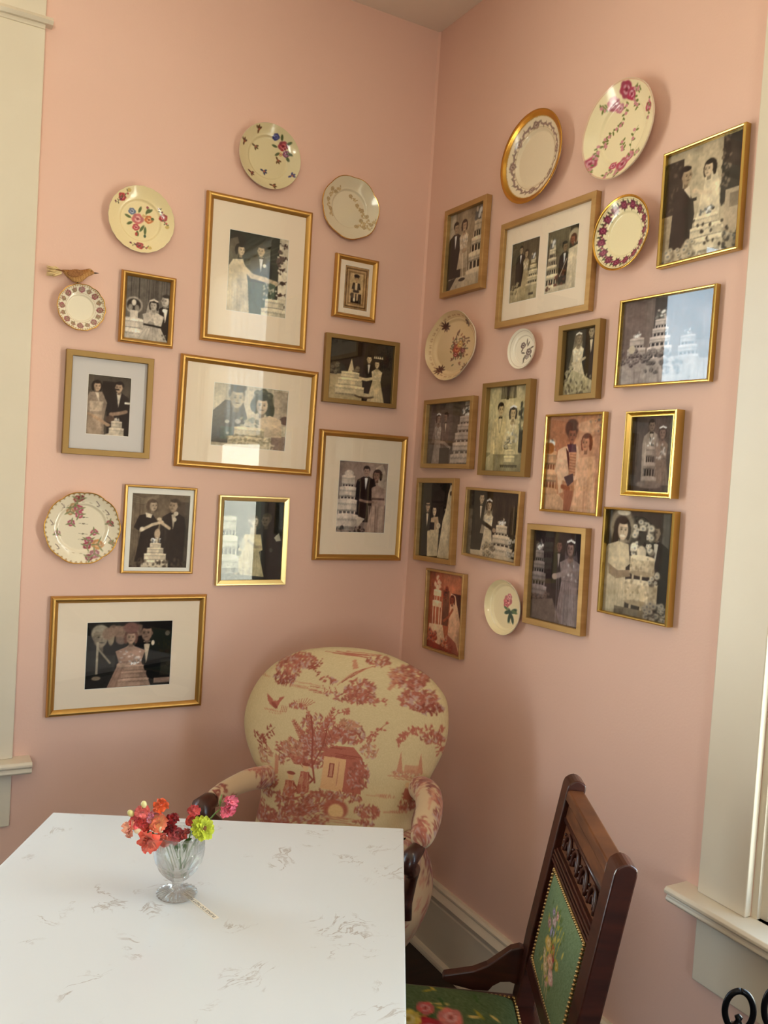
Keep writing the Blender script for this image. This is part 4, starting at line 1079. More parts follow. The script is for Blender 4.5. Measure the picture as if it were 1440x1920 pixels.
def pl_P1(cv):
    rose(cv, 46, 48, 8, (206, 112, 112), (238, 190, 180)); rose(cv, 63, 46, 6, (206, 120, 72), (236, 190, 140)); rose(cv, 37, 38, 5, (110, 122, 150), (190, 196, 210)); rose(cv, 44, 61, 5, (192, 84, 88)); rose(cv, 55, 42, 2.5, (220, 190, 120))
    for a, x, y, l in ((200, 36, 48, 10), (120, 56, 56, 12), (90, 58, 58, 12), (-70, 47, 38, 10), (-60, 58, 38, 10), (-40, 60, 36, 10), (150, 38, 54, 9), (80, 46, 66, 8), (0, 66, 44, 5)): leaf(cv, x, y, l, 4, a, (92, 104, 66))
    cv.li([(58, 40), (60, 28)], .7, (100, 110, 70)); cv.el(60, 28, 2, 2, (150, 70, 80)); cv.el(58, 72, 2, 2.4, (70, 90, 70)); cv.el(45, 71, 2, 3, (180, 80, 70))
    for (x, y, ang) in ((20, 21, -50), (84, 40, 65), (50, 89, 5)):
        rose(cv, x, y, 5.5, (178, 58, 66), (224, 130, 130), seed=int(x)); sprig(cv, x, y, ang, 17, 6, (96, 96, 66), (190, 90, 90), seed=3); sprig(cv, x, y, ang + 180, 15, 6, (96, 92, 70), (120, 60, 80), seed=5)
        e = 15; cv.el(x + math.cos(rad(ang)) * e, y + math.sin(rad(ang)) * e, 3, 2.6, (206, 178, 110))


def pl_P2(cv):
    rose(cv, 73, 27, 7, (150, 48, 60), (206, 110, 110)); rose(cv, 60, 16, 5, (58, 60, 120), (90, 96, 160)); rose(cv, 79, 38, 5, (120, 60, 96), (180, 130, 150)); rose(cv, 70, 40, 3, (196, 150, 90))
    for a, x, y, l in ((-100, 70, 20, 9), (20, 80, 36, 9), (190, 64, 30, 9), (60, 80, 42, 8), (140, 68, 38, 9), (-30, 78, 24, 8)): leaf(cv, x, y, l, 4, a, (74, 84, 48))
    for x, y, a, c in ((30, 12, -90, (96, 66, 40)), (8, 36, -80, (96, 66, 50)), (28, 37, 30, (90, 72, 44)), (66, 50, 60, (96, 70, 44)), (44, 72, 20, (60, 60, 90)), (88, 71, -30, (60, 56, 110)), (22, 80, 30, (96, 60, 50)), (58, 93, 10, (96, 70, 44))):
        for d in (-50, 0, 50, 180): leaf(cv, x, y, 6, 3, a + d, c)
        cv.el(x + 1, y, 1.6, 1.6, (150, 80, 60))


def pl_P3(cv):
    gc = (176, 150, 108)
    for t, (x, y, a) in enumerate(((22, 20, 110), (14, 36, 95), (16, 50, 80), (56, 30, 40), (66, 44, 60), (74, 52, 90), (80, 62, 90), (60, 78, -10), (72, 80, 10), (84, 76, -30), (70, 68, 60), (28, 24, -30))):
        sprig(cv, x, y, a, 13, 7, gc, (196, 172, 130), seed=t, lf=3.6)
        rose(cv, x, y, 3, gc, (206, 184, 146), seed=t)


def pl_P4(cv):
    for i in range(16):
        a = i * 22.5; x, y = pol(a, 39)
        if i % 2 == 0: rose(cv, x, y, 6, (150, 84, 88), (206, 160, 150), seed=i)
        else: rose(cv, x, y, 4.5, (150, 116, 90), (206, 180, 140), seed=i)
        for d in (-50, 20): leaf(cv, x, y, 7, 2, a + 90 + d + i * 17, (150, 134, 104)); leaf(cv, x, y, 7, 2, a - 90 + d + i * 11, (170, 130, 116))
    for i in range(60):
        x, y = pol(i * 6, 46.5); cv.el(x, y, 1.6, 1.6, (176, 136, 84), a=.8)
        x, y = pol(i * 6 + 3, 31.5); cv.el(x, y, 1.0, 1.0, (180, 146, 110), a=.7)


def pl_P5(cv):
    for x, y, r, c in ((42, 10, 5, (166, 90, 80)), (47, 8, 4, (140, 60, 66)), (38, 22, 6, (190, 150, 104)), (45, 24, 5.5, (178, 82, 100)), (46, 32, 5, (190, 90, 110)), (34, 28, 5, (180, 140, 100)), (36, 44, 4.5, (176, 96, 110)),
                       (60, 68, 5.5, (176, 90, 108)), (72, 73, 7, (206, 146, 90)), (58, 75, 5, (160, 66, 80)), (67, 56, 4.5, (180, 96, 112)), (68, 86, 6, (176, 110, 120)), (60, 91, 4.5, (130, 52, 66)), (18, 58, 4, (180, 120, 120)), (87, 42, 4, (176, 90, 92)), (90, 70, 3, (200, 150, 120))):
        rose(cv, x, y, r, c, np.array(c) * .5 + 120, seed=int(x))
        for d in (30, 150, 270): leaf(cv, x, y, r * 1.7, 2.2, d + x * 7, (136, 138, 100))
    for i in range(44):
        a = i * 360 / 44; x, y = pol(a, 48.3); cv.el(x, y, 1.8, 1.4, (150, 110, 66), rot=a, a=.8)
        if i % 2: x, y = pol(a, 36); cv.el(x, y, 2.2, .8, (176, 160, 130), rot=a + 90, a=.6)
    for a in (-60, -35, -10, 20, 140, 190, 230):
        x, y = pol(a, 40); cv.li([(x - 3, y - 3), (x, y), (x + 2, y + 3), (x - 1, y + 4)], 1.1, (110, 92, 84), .8)
    for y in (35, 44, 58, 66): cv.li([(46, y), (58, y + 1)], .6, (130, 120, 100), .8); cv.el(52, y + .5, 2, 1, (130, 120, 100))


def pl_R1(cv):
    gold_ring(cv, 43, 50.5, GOLDC); cv.el(0, 0, .1, .1, 0)
    for i in range(52):
        a = i * 360 / 52; x, y = pol(a, 36.5 + .9 * math.sin(i * 1.3)); c = (138, 118, 104)
        leaf(cv, x, y, 4.6, 2.2, a + 90 + (18 if i % 2 else -18), c); leaf(cv, x, y, 3.4, 1.6, a + (0 if i % 2 else 180), (150, 132, 112)); cv.el(x, y, 1.5, 1.3, (150, 118, 112), a=.9)
    for a in (-90, 0, 90, 180, -140, 40):
        x, y = pol(a, 36); rose(cv, x, y, 4, (146, 116, 106), (196, 176, 160), seed=a)
    ring_line(cv, 33, .5, (170, 146, 110), .6)


def gold_ring(cv, r0, r1, c):
    d = np.hypot(cv.X - 50, cv.Y - 50)
    m = ((d > r0) & (d < r1)).astype(np.float32)
    cv._blend((slice(None), slice(None)), m, c)


def ring_line(cv, r, w, c, a=1):
    d = np.abs(np.hypot(cv.X - 50, cv.Y - 50) - r)
    cv._blend((slice(None), slice(None)), (w - d) / (w * .5), c, a)


def pl_R2(cv):
    for x, y, r, c in ((56, 10, 8, (164, 40, 78)), (62, 16, 6, (180, 50, 90)), (37, 18, 7, (196, 104, 130)), (44, 24, 5, (206, 130, 150)), (88, 38, 5, (186, 60, 90)), (12, 74, 7.5, (186, 64, 96)), (16, 66, 4, (206, 120, 140)), (56, 86, 8, (190, 78, 104)), (64, 80, 6, (206, 110, 130)), (42, 84, 4.4, (196, 80, 106))):
        rose(cv, x, y, r, c, np.array(c) * .4 + 140, seed=int(x))
    for t, (x, y, a, L) in enumerate(((52, 20, 100, 24), (48, 40, 150, 20), (30, 46, 120, 16), (18, 56, 100, 14), (14, 76, 90, 12), (60, 78, -70, 30), (54, 70, -110, 12), (88, 30, 90, 20), (68, 14, 10, 9), (66, 20, 80, 12), (30, 20, 190, 9), (44, 90, 160, 12), (70, 82, -20, 12), (50, 92, 60, 6), (24, 50, 60, 10))):
        sprig(cv, x, y, a, L, 6, (112, 122, 62), (206, 140, 150), seed=t, lf=4.4)
    ring_line(cv, 49.3, .7, (206, 150, 130), .8)


def pl_R3(cv):
    gold_ring(cv, 47.2, 51, GOLDC); ring_line(cv, 45.6, .4, GOLDC, .6)
    for i in range(15):
        a = i * 24 + 5; x, y = pol(a, 38.5)
        rose(cv, x, y, 5.2, (116, 28, 62), (170, 80, 110), seed=i)
        for d in range(0, 360, 45): leaf(cv, x, y, 6.9 + (d % 90) / 60, 2.4, d + i * 29, (70, 70, 44) if d % 90 else (100, 44, 64))
        x2, y2 = pol(a + 12, 39); cv.el(x2, y2, 2.2, 2.0, (150, 60, 90)); leaf(cv, x2, y2, 6, 2.5, a, (66, 66, 40))
        rose(cv, x, y, 4.2, (124, 32, 66), (180, 90, 120), seed=i)


def pl_R4(cv):
    for i in range(150):
        rg = random.Random(i); x = 58 + rg.gauss(0, 8); y = 52 + rg.gauss(0, 10)
        cv.el(x, y, 2.6, 1.3, rg.choice([(80, 44, 40), (96, 54, 44), (70, 66, 50), (130, 60, 46)]), rot=rg.uniform(0, 180), a=.55, soft=.3)
    rose(cv, 54, 54, 7, (170, 74, 54), (220, 140, 100)); rose(cv, 60, 48, 5, (206, 160, 90), (236, 206, 150)); rose(cv, 52, 62, 4, (150, 60, 50)); rose(cv, 66, 58, 3, (130, 60, 60))
    for x, y in ((30, 18), (78, 17), (25, 83), (74, 84)):
        rose(cv, x, y, 3.6, (130, 60, 50), seed=int(x))
        for d in range(0, 360, 40): leaf(cv, x, y, 8, 2.6, d, (84, 50, 44))
    for i in range(90):
        a = i * 4; r = 45; x, y = pol(a, r)
        if i % 3: cv.el(x, y, 1.4, 1.1, (170, 124, 96), a=.6)
    ring_line(cv, 42.5, .5, (180, 140, 104), .4)


def pl_R5(cv):
    rose(cv, 44, 40, 8, (120, 100, 100), (200, 190, 180)); rose(cv, 66, 58, 9, (124, 104, 102), (206, 196, 186)); rose(cv, 60, 70, 6, (150, 130, 124), (214, 206, 196))
    for a, x, y, l in ((-90, 58, 40, 16), (-60, 60, 44, 14), (190, 52, 60, 14), (110, 54, 64, 16), (60, 70, 64, 12), (-20, 70, 50, 14), (130, 44, 48, 10), (90, 48, 70, 16)): leaf(cv, x, y, l, 4.4, a, (120, 108, 98))
    ring_line(cv, 45, .7, (180, 160, 140), .7); ring_line(cv, 34, .5, (196, 180, 160), .5)


def pl_R6(cv):
    cv.li([(54, 50), (58, 62), (62, 78)], 1.3, (96, 110, 70)); rose(cv, 52, 38, 10, (206, 112, 118), (242, 186, 180)); rose(cv, 56, 30, 6, (220, 136, 138), (244, 196, 190)); rose(cv, 48, 46, 6, (200, 96, 104), (236, 170, 166), seed=4)
    for a, x, y, l, w in ((160, 60, 56, 16, 7), (60, 56, 52, 20, 8), (-25, 62, 58, 18, 8), (10, 64, 54, 16, 6), (100, 60, 60, 18, 7), (75, 66, 62, 16, 7), (200, 54, 54, 12, 5)): leaf(cv, x, y, l, w, a, (44, 74, 62) if w > 6 else (90, 116, 80))


def build_plate(key, side, u, v, rx, rz, base, fn, edge, label, well=.62, depth=.022, stand=.028, gilt=False, shape=None, name='china_plate', rot=0):
    loc = (u, 0, v) if side == 'L' else (0, -u, v)
    root = empty(name, label, 'plate', loc, (0, 0, 0 if side == 'L' else -PI / 2), group='china plates hung on the pink walls')
    res = 420
    cv = Cv(res, res, base); cv.asp = 1
    fn(cv)
    cv.grain(1.2)
    nt, nr = 220, 72
    th = np.linspace(0, 2 * PI, nt, endpoint=False)
    sc = np.ones(nt)
    if edge:
        k, amp, p = edge
        sc = 1 - amp * (1 - np.abs(np.cos(k * th / 2)) ** p) if p > 0 else 1 + amp * np.cos(k * th)
    if shape: sc = sc * np.array([shape(t) for t in th])
    rr = np.linspace(0, 1, nr) ** .9
    # height from the wall (front surface): flat well, step up to the rim
    w0 = well
    zf = np.where(rr < w0 * .92, 0.0, np.where(rr < w0 * 1.06, (1 - np.cos((rr - w0 * .92) / (w0 * .14) * PI)) * .5 * .28, .28 + .72 * ((rr - w0 * 1.06) / (1 - w0 * 1.06)).clip(0) ** 1.25))
    yf = stand - depth + depth * zf
    R, T = np.meshgrid(rr, th, indexing='ij')
    S = np.ones_like(R) * sc[None, :]
    S = 1 + (S - 1) * (R ** 2.2)
    CX = R * S * np.cos(T); CZ = R * S * np.sin(T)
    ang = rad(rot)
    sx = CX * math.cos(ang) - CZ * math.sin(ang); sz = CX * math.sin(ang) + CZ * math.cos(ang)
    YY = np.repeat(yf[:, None], nt, 1)
    if edge and edge[1] > .0: YY = YY + (S - 1) * .05 * R ** 4
    V = np.stack([sx * rx, -YY, sz * rz], -1).reshape(-1, 3)
    F = grid_faces(nr, nt, wrap_m=True)
    C = cv.sample(50 + 50 * R * np.cos(T), 50 - 50 * R * np.sin(T)).reshape(-1, 3)
    mesh_arr('plate_face', V, F[:, ::-1], M_china, root, colors=C)
    # underside with rolled lip and foot ring
    rr2 = np.array([1.0, 1.008, 1.004, .985, .9, .75, .62, .60, .56, .54, .3, .001])
    yy2 = np.array([yf[-1], yf[-1] - .0012, yf[-1] - .0032, yf[-1] - .0045, stand - depth * .45 - .004, stand - depth * .85 - .004, stand - depth - .005, .001, .001, stand - depth - .004, stand - depth - .0035, stand - depth - .0035])
    yy2 = np.maximum(yy2, .001)
    R2, T2 = np.meshgrid(rr2, th, indexing='ij')
    S2 = 1 + (np.ones_like(R2) * sc[None, :] - 1) * (R2 ** 2.2)
    cx = R2 * S2 * np.cos(T2); cz = R2 * S2 * np.sin(T2)
    sx = cx * math.cos(ang) - cz * math.sin(ang); sz = cx * math.sin(ang) + cz * math.cos(ang)
    Y2 = np.repeat(yy2[:, None], nt, 1)
    if edge and edge[1] > 0: Y2[:5] = Y2[:5] + ((S2 - 1) * .05)[:5]
    V2 = np.stack([sx * rx, -Y2, sz * rz], -1).reshape(-1, 3)
    mesh_arr('plate_back', V2, grid_faces(len(rr2), nt, wrap_m=True)[:, ::-1], M_chinaback, root)
    if gilt is not False:
        w = gilt
        rr3 = np.array([1 - w, 1 - w * .5, 1.0, 1.009, 1.006])
        yb = np.interp(np.minimum(rr3, 1), rr, yf) + .0006
        yb[3] -= .0012; yb[4] -= .003
        R3, T3 = np.meshgrid(rr3, th, indexing='ij')
        S3 = 1 + (np.ones_like(R3) * sc[None, :] - 1) * (R3 ** 2.2)
        cx = R3 * S3 * np.cos(T3); cz = R3 * S3 * np.sin(T3)
        sx = cx * math.cos(ang) - cz * math.sin(ang); sz = cx * math.sin(ang) + cz * math.cos(ang)
        Y3 = np.repeat(yb[:, None], nt, 1)
        if edge and edge[1] > 0: Y3 = Y3 + (S3 - 1) * .05
        mesh_arr('gilt_rim', np.stack([sx * rx, -Y3, sz * rz], -1).reshape(-1, 3), grid_faces(5, nt, wrap_m=True)[:, ::-1], M_chinagold, root)
    return root


CREAM = (232, 216, 176)
build_plate('P1', 'L', -1.0025, 2.2927, .0970, .0970, (236, 218, 172), pl_P1, (24, .012, 1), 'yellowish cream plate with central rose bouquet on the left wall, above the heart-cake picture', gilt=False)
build_plate('P2', 'L', -.6127, 2.5677, .1032, .1011, (214, 200, 160), pl_P2, None, 'highest plate on the left wall, greyish cream with one corner bouquet and scattered sprigs', well=.66)
build_plate('P3', 'L', -.3181, 2.4666, .1069, .1045, (218, 206, 180), pl_P3, (7, .035, 1.2), 'lobed plate with gold sprigs and gold edge on the left wall near the corner', well=.6, gilt=.016, rot=10)
build_plate('P4', 'L', -1.1606, 2.0105, .0675, .0669, (236, 226, 204), pl_P4, (14, .025, 1.0), 'small saucer-sized plate with flowered rim, a bird sitting on its edge', well=.56, gilt=.03)
build_plate('P5', 'L', -1.1276, 1.3713, .1077, .1066, (232, 220, 196), pl_P5, (10, .03, .8), 'ornate fluted plate with pink roses low at the left end of the left wall', well=.66, gilt=.02)
build_plate('R1', 'R', .6051, 2.5339, .1390, .1306, (230, 214, 186), pl_R1, None, 'plate with broad gold band and grey garland ring on the right wall', well=.62, gilt=.12, depth=.026, stand=.034)
build_plate('R2', 'R', .9586, 2.5013, .1272, .1225, (240, 226, 188), pl_R2, (8, .012, 1), 'largest and highest plate on the right wall, cream with magenta rose sprays', well=.64, depth=.024, stand=.034)
build_plate('R3', 'R', .9942, 2.2329, .0982, .0931, (238, 226, 186), pl_R3, None, 'gold-rimmed plate with wreath of dark crimson roses, next to the double picture', well=.6, gilt=.05, depth=.02, stand=.03)


def oval4(t):
    return 1 + .10 * math.cos(4 * t + PI) * (1 if True else 0) * .55 + .02 * math.cos(2 * t)


build_plate('R4', 'R', .2377, 2.0235, .1480, .1120, (228, 200, 158), pl_R4, None, 'wavy-edged cream platter with dark floral spray beside the corner on the right wall', well=.78, shape=lambda t: 1 + .022 * math.cos(4 * t) - .008 * math.cos(8 * t), depth=.024, stand=.032, name='serving_plate')
build_plate('R5', 'R', .6127, 1.9777, .0634, .0586, (240, 230, 212), pl_R5, None, 'tiny white plate with grey flower on the right wall under the double picture', well=.7, depth=.015, stand=.024)
build_plate('R6', 'R', .6083, 1.2114, .0864, .0816, (240, 224, 184), pl_R6, None, 'plain cream coupe plate with a single pink rose, lowest plate on the right wall', well=.82, depth=.02, stand=.026)


# ------------------------------------------------------------------ little wren on the small plate
def wren():
    root = empty('wren_figurine', 'small brown bird ornament perched on the flowered saucer on the left wall', 'bird', (-1.176, -.026, 2.078))
    # body: lofted rings along x (tail at -x, beak at +x)
    # (x, z centre, ry, rz)
    S = [(-.044, .0285, .001, .001), (-.040, .0270, .0050, .0040), (-.028, .0225, .0105, .0100), (-.014, .0185, .0160, .0160), (.000, .0175, .0185, .0185), (.012, .0215, .0175, .0175), (.022, .0285, .0150, .0135), (.030, .0345, .0130, .0110), (.037, .0360, .0105, .0090), (.043, .0355, .0060, .0050), (.0455, .0350, .001, .001)]
    S = [(x, z, a * .8, b) for x, z, a, b in S]
    xs = np.linspace(S[0][0], S[-1][0], 60)
    A = np.array(S)
    f = [np.interp(xs, A[:, 0], A[:, k]) for k in (1, 2, 3)]
    for k in range(3):
        f[k] = np.convolve(np.pad(f[k], 2, 'edge'), np.ones(5) / 5, 'valid')
    nt = 40
    t = np.linspace(0, 2 * PI, nt, endpoint=False)
    X = np.repeat(xs[:, None], nt, 1)
    Y = f[1][:, None] * np.cos(t)[None]
    Z = f[0][:, None] + f[2][:, None] * np.sin(t)[None]
    V = np.stack([X, Y, Z], -1).reshape(-1, 3)
    up = np.sin(t)[None] * np.ones_like(X)
    rg = np.random.default_rng(2).normal(0, 1, X.shape)
    c0 = np.array((150, 100, 58)); c1 = np.array((196, 150, 96))
    mix = np.clip(.5 - .6 * up, 0, 1)[..., None]
    C = c0 * (1 - mix) + c1 * mix + rg[..., None] * 9
    C = C + (np.sin(X * 900 + up * 4) * 8)[..., None]
    eye = np.hypot(X - .036, Z - .0385) < .0016
    C[eye] = (20, 14, 10)
    brow = (np.abs(Z - .0415) < .001) & (X > .028)
    C[brow] = (206, 176, 120)
    mesh_arr('body', V, grid_faces(60, nt, wrap_m=True), M_feather, root, colors=C.reshape(-1, 3))
    MB().tube([(.044, 0, .0352), (.052, 0, .0362), (.059, 0, .0372)], [.0026, .0016, .0003], 8).build('beak', M_beak, root, smooth=True)
    for s in (-1, 1):
        m = MB()
        M = Matrix.Rotation(rad(-12), 3, 'Y')
        m.ball((-.008, s * .0135, .0235), .018, 1.25, .2, .62, 16, 10, M)
        m.build('wing', mat('wren_wing_feathers', (126, 80, 44), .85, noise=(260, (168, 116, 70), .4, .6, (1, 1, 3))), root, smooth=True)
    m = MB()
    for k in range(5):
        m.tube([(-.036, (k - 2) * .002, .026), (-.052, (k - 2) * .003, .027 + k * .0006), (-.060, (k - 2) * .0036, .0265 + k * .0008)], [.004, .0045, .001], 6, flat=.4)
    m.build('tail', mat('wren_tail_feathers', (120, 74, 40), .85), root, smooth=True)
    m = MB()
    rg = random.Random(4)
    for k in range(110):
        a = rg.uniform(-1, 1); b_ = rg.uniform(-1, 1); L = rg.uniform(.018, .042)
        p0 = (-.044, b_ * .003, .022 + a * .004)
        p1 = (-.044 - L * .6, b_ * .009, .0215 + a * .011)
        p2 = (-.044 - L, b_ * .012 + rg.uniform(-.002, .002), .021 + a * .0125 + rg.uniform(-.003, .003))
        m.tube([p0, p1, p2], [.0012, .0016, .0004], 4, cap=False)
    m.build('tail_tuft', M_fluff, root, smooth=True)['label'] = 'cream fluffy tuft'
    m = MB()
    for s in (-1, 1): m.tube([(.0, s * .005, .003), (.001, s * .006, -.001)], .001, 6)
    m.build('feet', M_beak, root)
    return root


wren()


# ------------------------------------------------------------------ dining table (white quartz top)
def rot2(a): return Matrix.Rotation(a, 4, 'Z')


tb = empty('cafe_table', 'square table with white grey-veined stone top in the foreground, flowers standing on it', 'table', (-1.10, -1.40, 0))
o3 = Vector((-1.10, -1.40, 0))
T0 = Vector((-1.266, -.605, 0)); T1 = Vector((-.544, -.971, 0))
dR = Vector((math.cos(rad(-120.1)), math.sin(rad(-120.1)), 0)); dL = Vector((math.cos(rad(-119.6)), math.sin(rad(-119.6)), 0))
T2 = T1 + dR * .84; T3 = T0 + dL * .86
P = [T0 - o3, T1 - o3, T2 - o3, T3 - o3]
m = MB(); m.hexa([p + Vector((0, 0, .74)) for p in P] + [p + Vector((0, 0, .76)) for p in P])
m.build('table_top', M_quartz, tb, bevel=.0022)
cen = sum(P, Vector()) / 4
m = MB(); m.hexa([cen + (p - cen) * .93 + Vector((0, 0, .718)) for p in P] + [cen + (p - cen) * .93 + Vector((0, 0, .7395)) for p in P])
m.build('sub_top', M_black, tb)
MB().lathe([(.0, 0), (.26, 0), (.26, .012), (.05, .03), (.038, .05), (.038, .69), (.12, .70), (.12, .717), (0, .717)], 40, cen).build('pedestal', M_black, tb, smooth=False)


# ------------------------------------------------------------------ crystal vase
def vase():
    az = rad(17.3)
    root = empty('crystal_vase', 'footed cut-crystal goblet vase standing on the white table', 'vase', (-1.113, -1.086, .7607), (0, 0, -az))
    nt = 192
    def ring(prof, f):
        pr = np.array(prof)
        t = np.linspace(0, 2 * PI, nt, endpoint=False)
        V = []
        for i, (r, z) in enumerate(pr):
            rr = r * (1 + f(z, t))
            V.append(np.stack([rr * np.cos(t), rr * np.sin(t), np.full(nt, z)], -1))
        return np.concatenate(V), grid_faces(len(pr), nt, wrap_m=True)
    # outer up, rim, inner down
    out = [(.0005, .0005), (.030, .0005), (.0365, .0008), (.0375, .003), (.036, .0048), (.028, .0075), (.018, .0100), (.0115, .0140), (.0095, .020), (.0105, .0250), (.0125, .0275), (.0115, .0295), (.015, .032), (.021, .0345)]
    z0, z1 = .0345, .120
    BR = ((0, .021), (.10, .030), (.22, .0375), (.36, .0425), (.50, .0455), (.62, .0468), (.78, .0465), (.90, .0450), (1, .0440))
    for k in range(44):
        s = (k + 1) / 44
        z = z0 + (z1 - z0) * s
        r = float(np.interp(s, [q[0] for q in BR], [q[1] for q in BR]))
        rid = 0
        if .36 < s < .68: rid = .0013 * (1 if (k // 1) % 2 else -.6)
        out.append((r + rid, z))
    out += [(.0434, .1212), (.0426, .1204)]
    for k in range(12):
        s = 1 - (k + 1) / 12
        z = z0 + .005 + (z1 - z0 - .005) * s
        r = float(np.interp(s, [q[0] for q in BR], [q[1] for q in BR])) - .0032
        out.append((r, z))
    out.append((.0005, .0390))
    inner_start = len(out) - 14

    def f(z, t):
        return 0 * t
    t = np.linspace(0, 2 * PI, nt, endpoint=False)
    V = []
    for i, (r, z) in enumerate(out):
        m_ = np.zeros(nt)
        if i < inner_start:
            if z < .012 and r > .008: m_ = .045 * np.cos(24 * t) * min(1, r / .03) * (1 if z > .001 else 0)
            if .0945 < z < .108: m_ = .022 * np.cos(44 * t)
            if .036 < z < .060: m_ = .016 * np.cos(16 * t)
        rr = r * (1 + m_)
        zz = z + (0.0018 * np.cos(24 * t) if (i in (4, 5, 6)) else 0)
        V.append(np.stack([rr * np.cos(t), rr * np.sin(t), np.full(nt, z) + zz - z], -1))
    mesh_arr('goblet', np.concatenate(V), grid_faces(len(out), nt, wrap_m=True), M_crystal, root, smooth=True)
    return root


vs = vase()


# flowers: each stem is a thing of its own, rooted in the vase
def petals(V, F, C, c, n, r, tilt, twist, seed, col, col2, wave=.25, curl=.3, up=Vector((0, 0, 1)), wid=1.0):
    rg = random.Random(seed)
    up = Vector(up).normalized()
    a = up.orthogonal().normalized(); b_ = up.cross(a)
    for k in range(n):
        ph = 2 * PI * (k + twist) / n + rg.uniform(-.15, .15)
        d = a * math.cos(ph) + b_ * math.sin(ph)
        sd = up.cross(d)
        t = tilt + rg.uniform(-.15, .15)
        L = r * rg.uniform(.85, 1.12)
        N, Mm = 7, 7
        base = len(V)
        ph2 = rg.uniform(0, 6)
        pk = rg.uniform(.84, 1.1)
        for i in range(N):
            s = i / (N - 1)
            for j in range(Mm):
                w = (j / (Mm - 1) - .5) * 2
                ww = L * .62 * wid * math.sin(PI * min(.9, .12 + s * .68)) * w
                ln = L * s * (1 - .12 * w * w * s)
                e = math.sin(w * 5 + ph2) * wave * L * .35 * s * s
                h = ln * math.sin(t) + e - curl * L * s * s * s + abs(w) * L * .12 * s
                p = Vector(c) + d * (ln * math.cos(t) + .05 * r) + up * h + sd * ww
                V.append(p)
                q = (np.array(col2) * (1 - s) + np.array(col) * s) * pk + rg.uniform(-8, 8)
                C.append(q)
        for i in range(N - 1):
            for j in range(Mm - 1):
                F.append((base + i * Mm + j, base + i * Mm + j + 1, base + (i + 1) * Mm + j + 1, base + (i + 1) * Mm + j))


def blossom(parent, c, r, col, col2, seed=1, up=(0, 0, 1), layers=((5, .35, .0), (5, .8, .5), (3, 1.2, .2)), wave=.3, curl=.3, name='blossom', label=None):
    V, F, C = [], [], []
    for i, (n, tl, tw) in enumerate(layers):
        rj = random.Random(seed * 3 + i); k_ = rj.uniform(.86, 1.12)
        petals(V, F, C, Vector(c) + Vector((rj.uniform(-.2, .2), rj.uniform(-.1, .1), rj.uniform(-.25, .25))) * r, n, r * 1.12 * (1 - .1 * i), tl, tw, seed + i * 7, np.clip(np.array(col) * k_, 0, 255), col2, wave * 2.0, curl, Vector(up).normalized() + Vector((rj.uniform(-.5, .5), rj.uniform(-.1, .1), rj.uniform(-.5, .5))))
    o = mesh_arr(name, np.array([tuple(v) for v in V]), F, M_petal, parent, colors=np.array(C))
    if label: o['label'] = label
    return o


def bud(parent, c, r, col, d=(0, 0, 1), name='bud'):
    Mq = Vector((0, 0, 1)).rotation_difference(Vector(d).normalized()).to_matrix()
    m = MB(); m.ball(c, r, .78, .78, 1.1, 12, 8, Mq)
    return m.build(name, mat('flower_bud_tint', col, .6, spec=.3), parent, smooth=True)


# position helper inside the vase frame: metres right, metres toward the viewer (negative y), height above the table
def FP(px, py, y=0.0):
    z = .0985 + (1582 - py) * .00104
    return Vector(((px - 336) * .00096 * (1 + y * .5), y, z - y * .46))


def flower(name, label, pts, sr=.0013):
    root = empty(name, label, 'flower', vs.location, vs.rotation_euler, group='cut flowers in the crystal vase')
    m = MB(); m.tube(pts, sr, 8)
    m.build('stem', M_stem, root, smooth=True)
    return root


def lf(parent, p, d, L, W, seed=1):
    d = Vector(d).normalized(); s = d.cross(Vector((0, -.4, 1))).normalized(); n = s.cross(d)
    V = []; F = []
    for i in range(9):
        t = i / 8; w = W * math.sin(PI * (.04 + .96 * t) ** .8) * .5
        for j in range(5):
            k = (j / 4 - .5) * 2
            V.append(tuple(Vector(p) + d * L * t + s * w * k + n * (-.18 * L * t * t + abs(k) * w * .35)))
    for i in range(8):
        for j in range(4): F.append((i * 5 + j, i * 5 + j + 1, i * 5 + j + 6, i * 5 + j + 5))
    return mesh_arr('leaf', V, F, M_leaf, parent)


CORAL = (226, 92, 78); CORAL2 = (242, 168, 140); ORANGE = (226, 92, 50); PINKF = (226, 92, 116); RED = (150, 30, 36); CREAMF = (242, 226, 190)
# A: coral snapdragon leaning left, three blossoms low in front and one orange at the top
a = flower('snapdragon_stem', 'coral snapdragon stalk with bright orange blossom on top', [(.006, 0, .050), (-.008, .0, .090), (-.022, 0, .119), FP(300, 1545), FP(296, 1515)])
blossom(a, FP(296, 1510), .0145, ORANGE, (238, 120, 70), 2, (.1, -.6, .8)); blossom(a, FP(289, 1527, .006), .011, (222, 120, 140), CREAMF, 21, (0, -.8, .3)); blossom(a, FP(293, 1546, -.010), .0165, (230, 108, 84), (240, 196, 140), 3, (-.1, -.9, .4)); blossom(a, FP(304, 1572, -.020), .014, (224, 104, 92), (238, 170, 130), 4, (.2, -1, .1)); bud(a, FP(299, 1556, -.022), .0055, CREAMF)
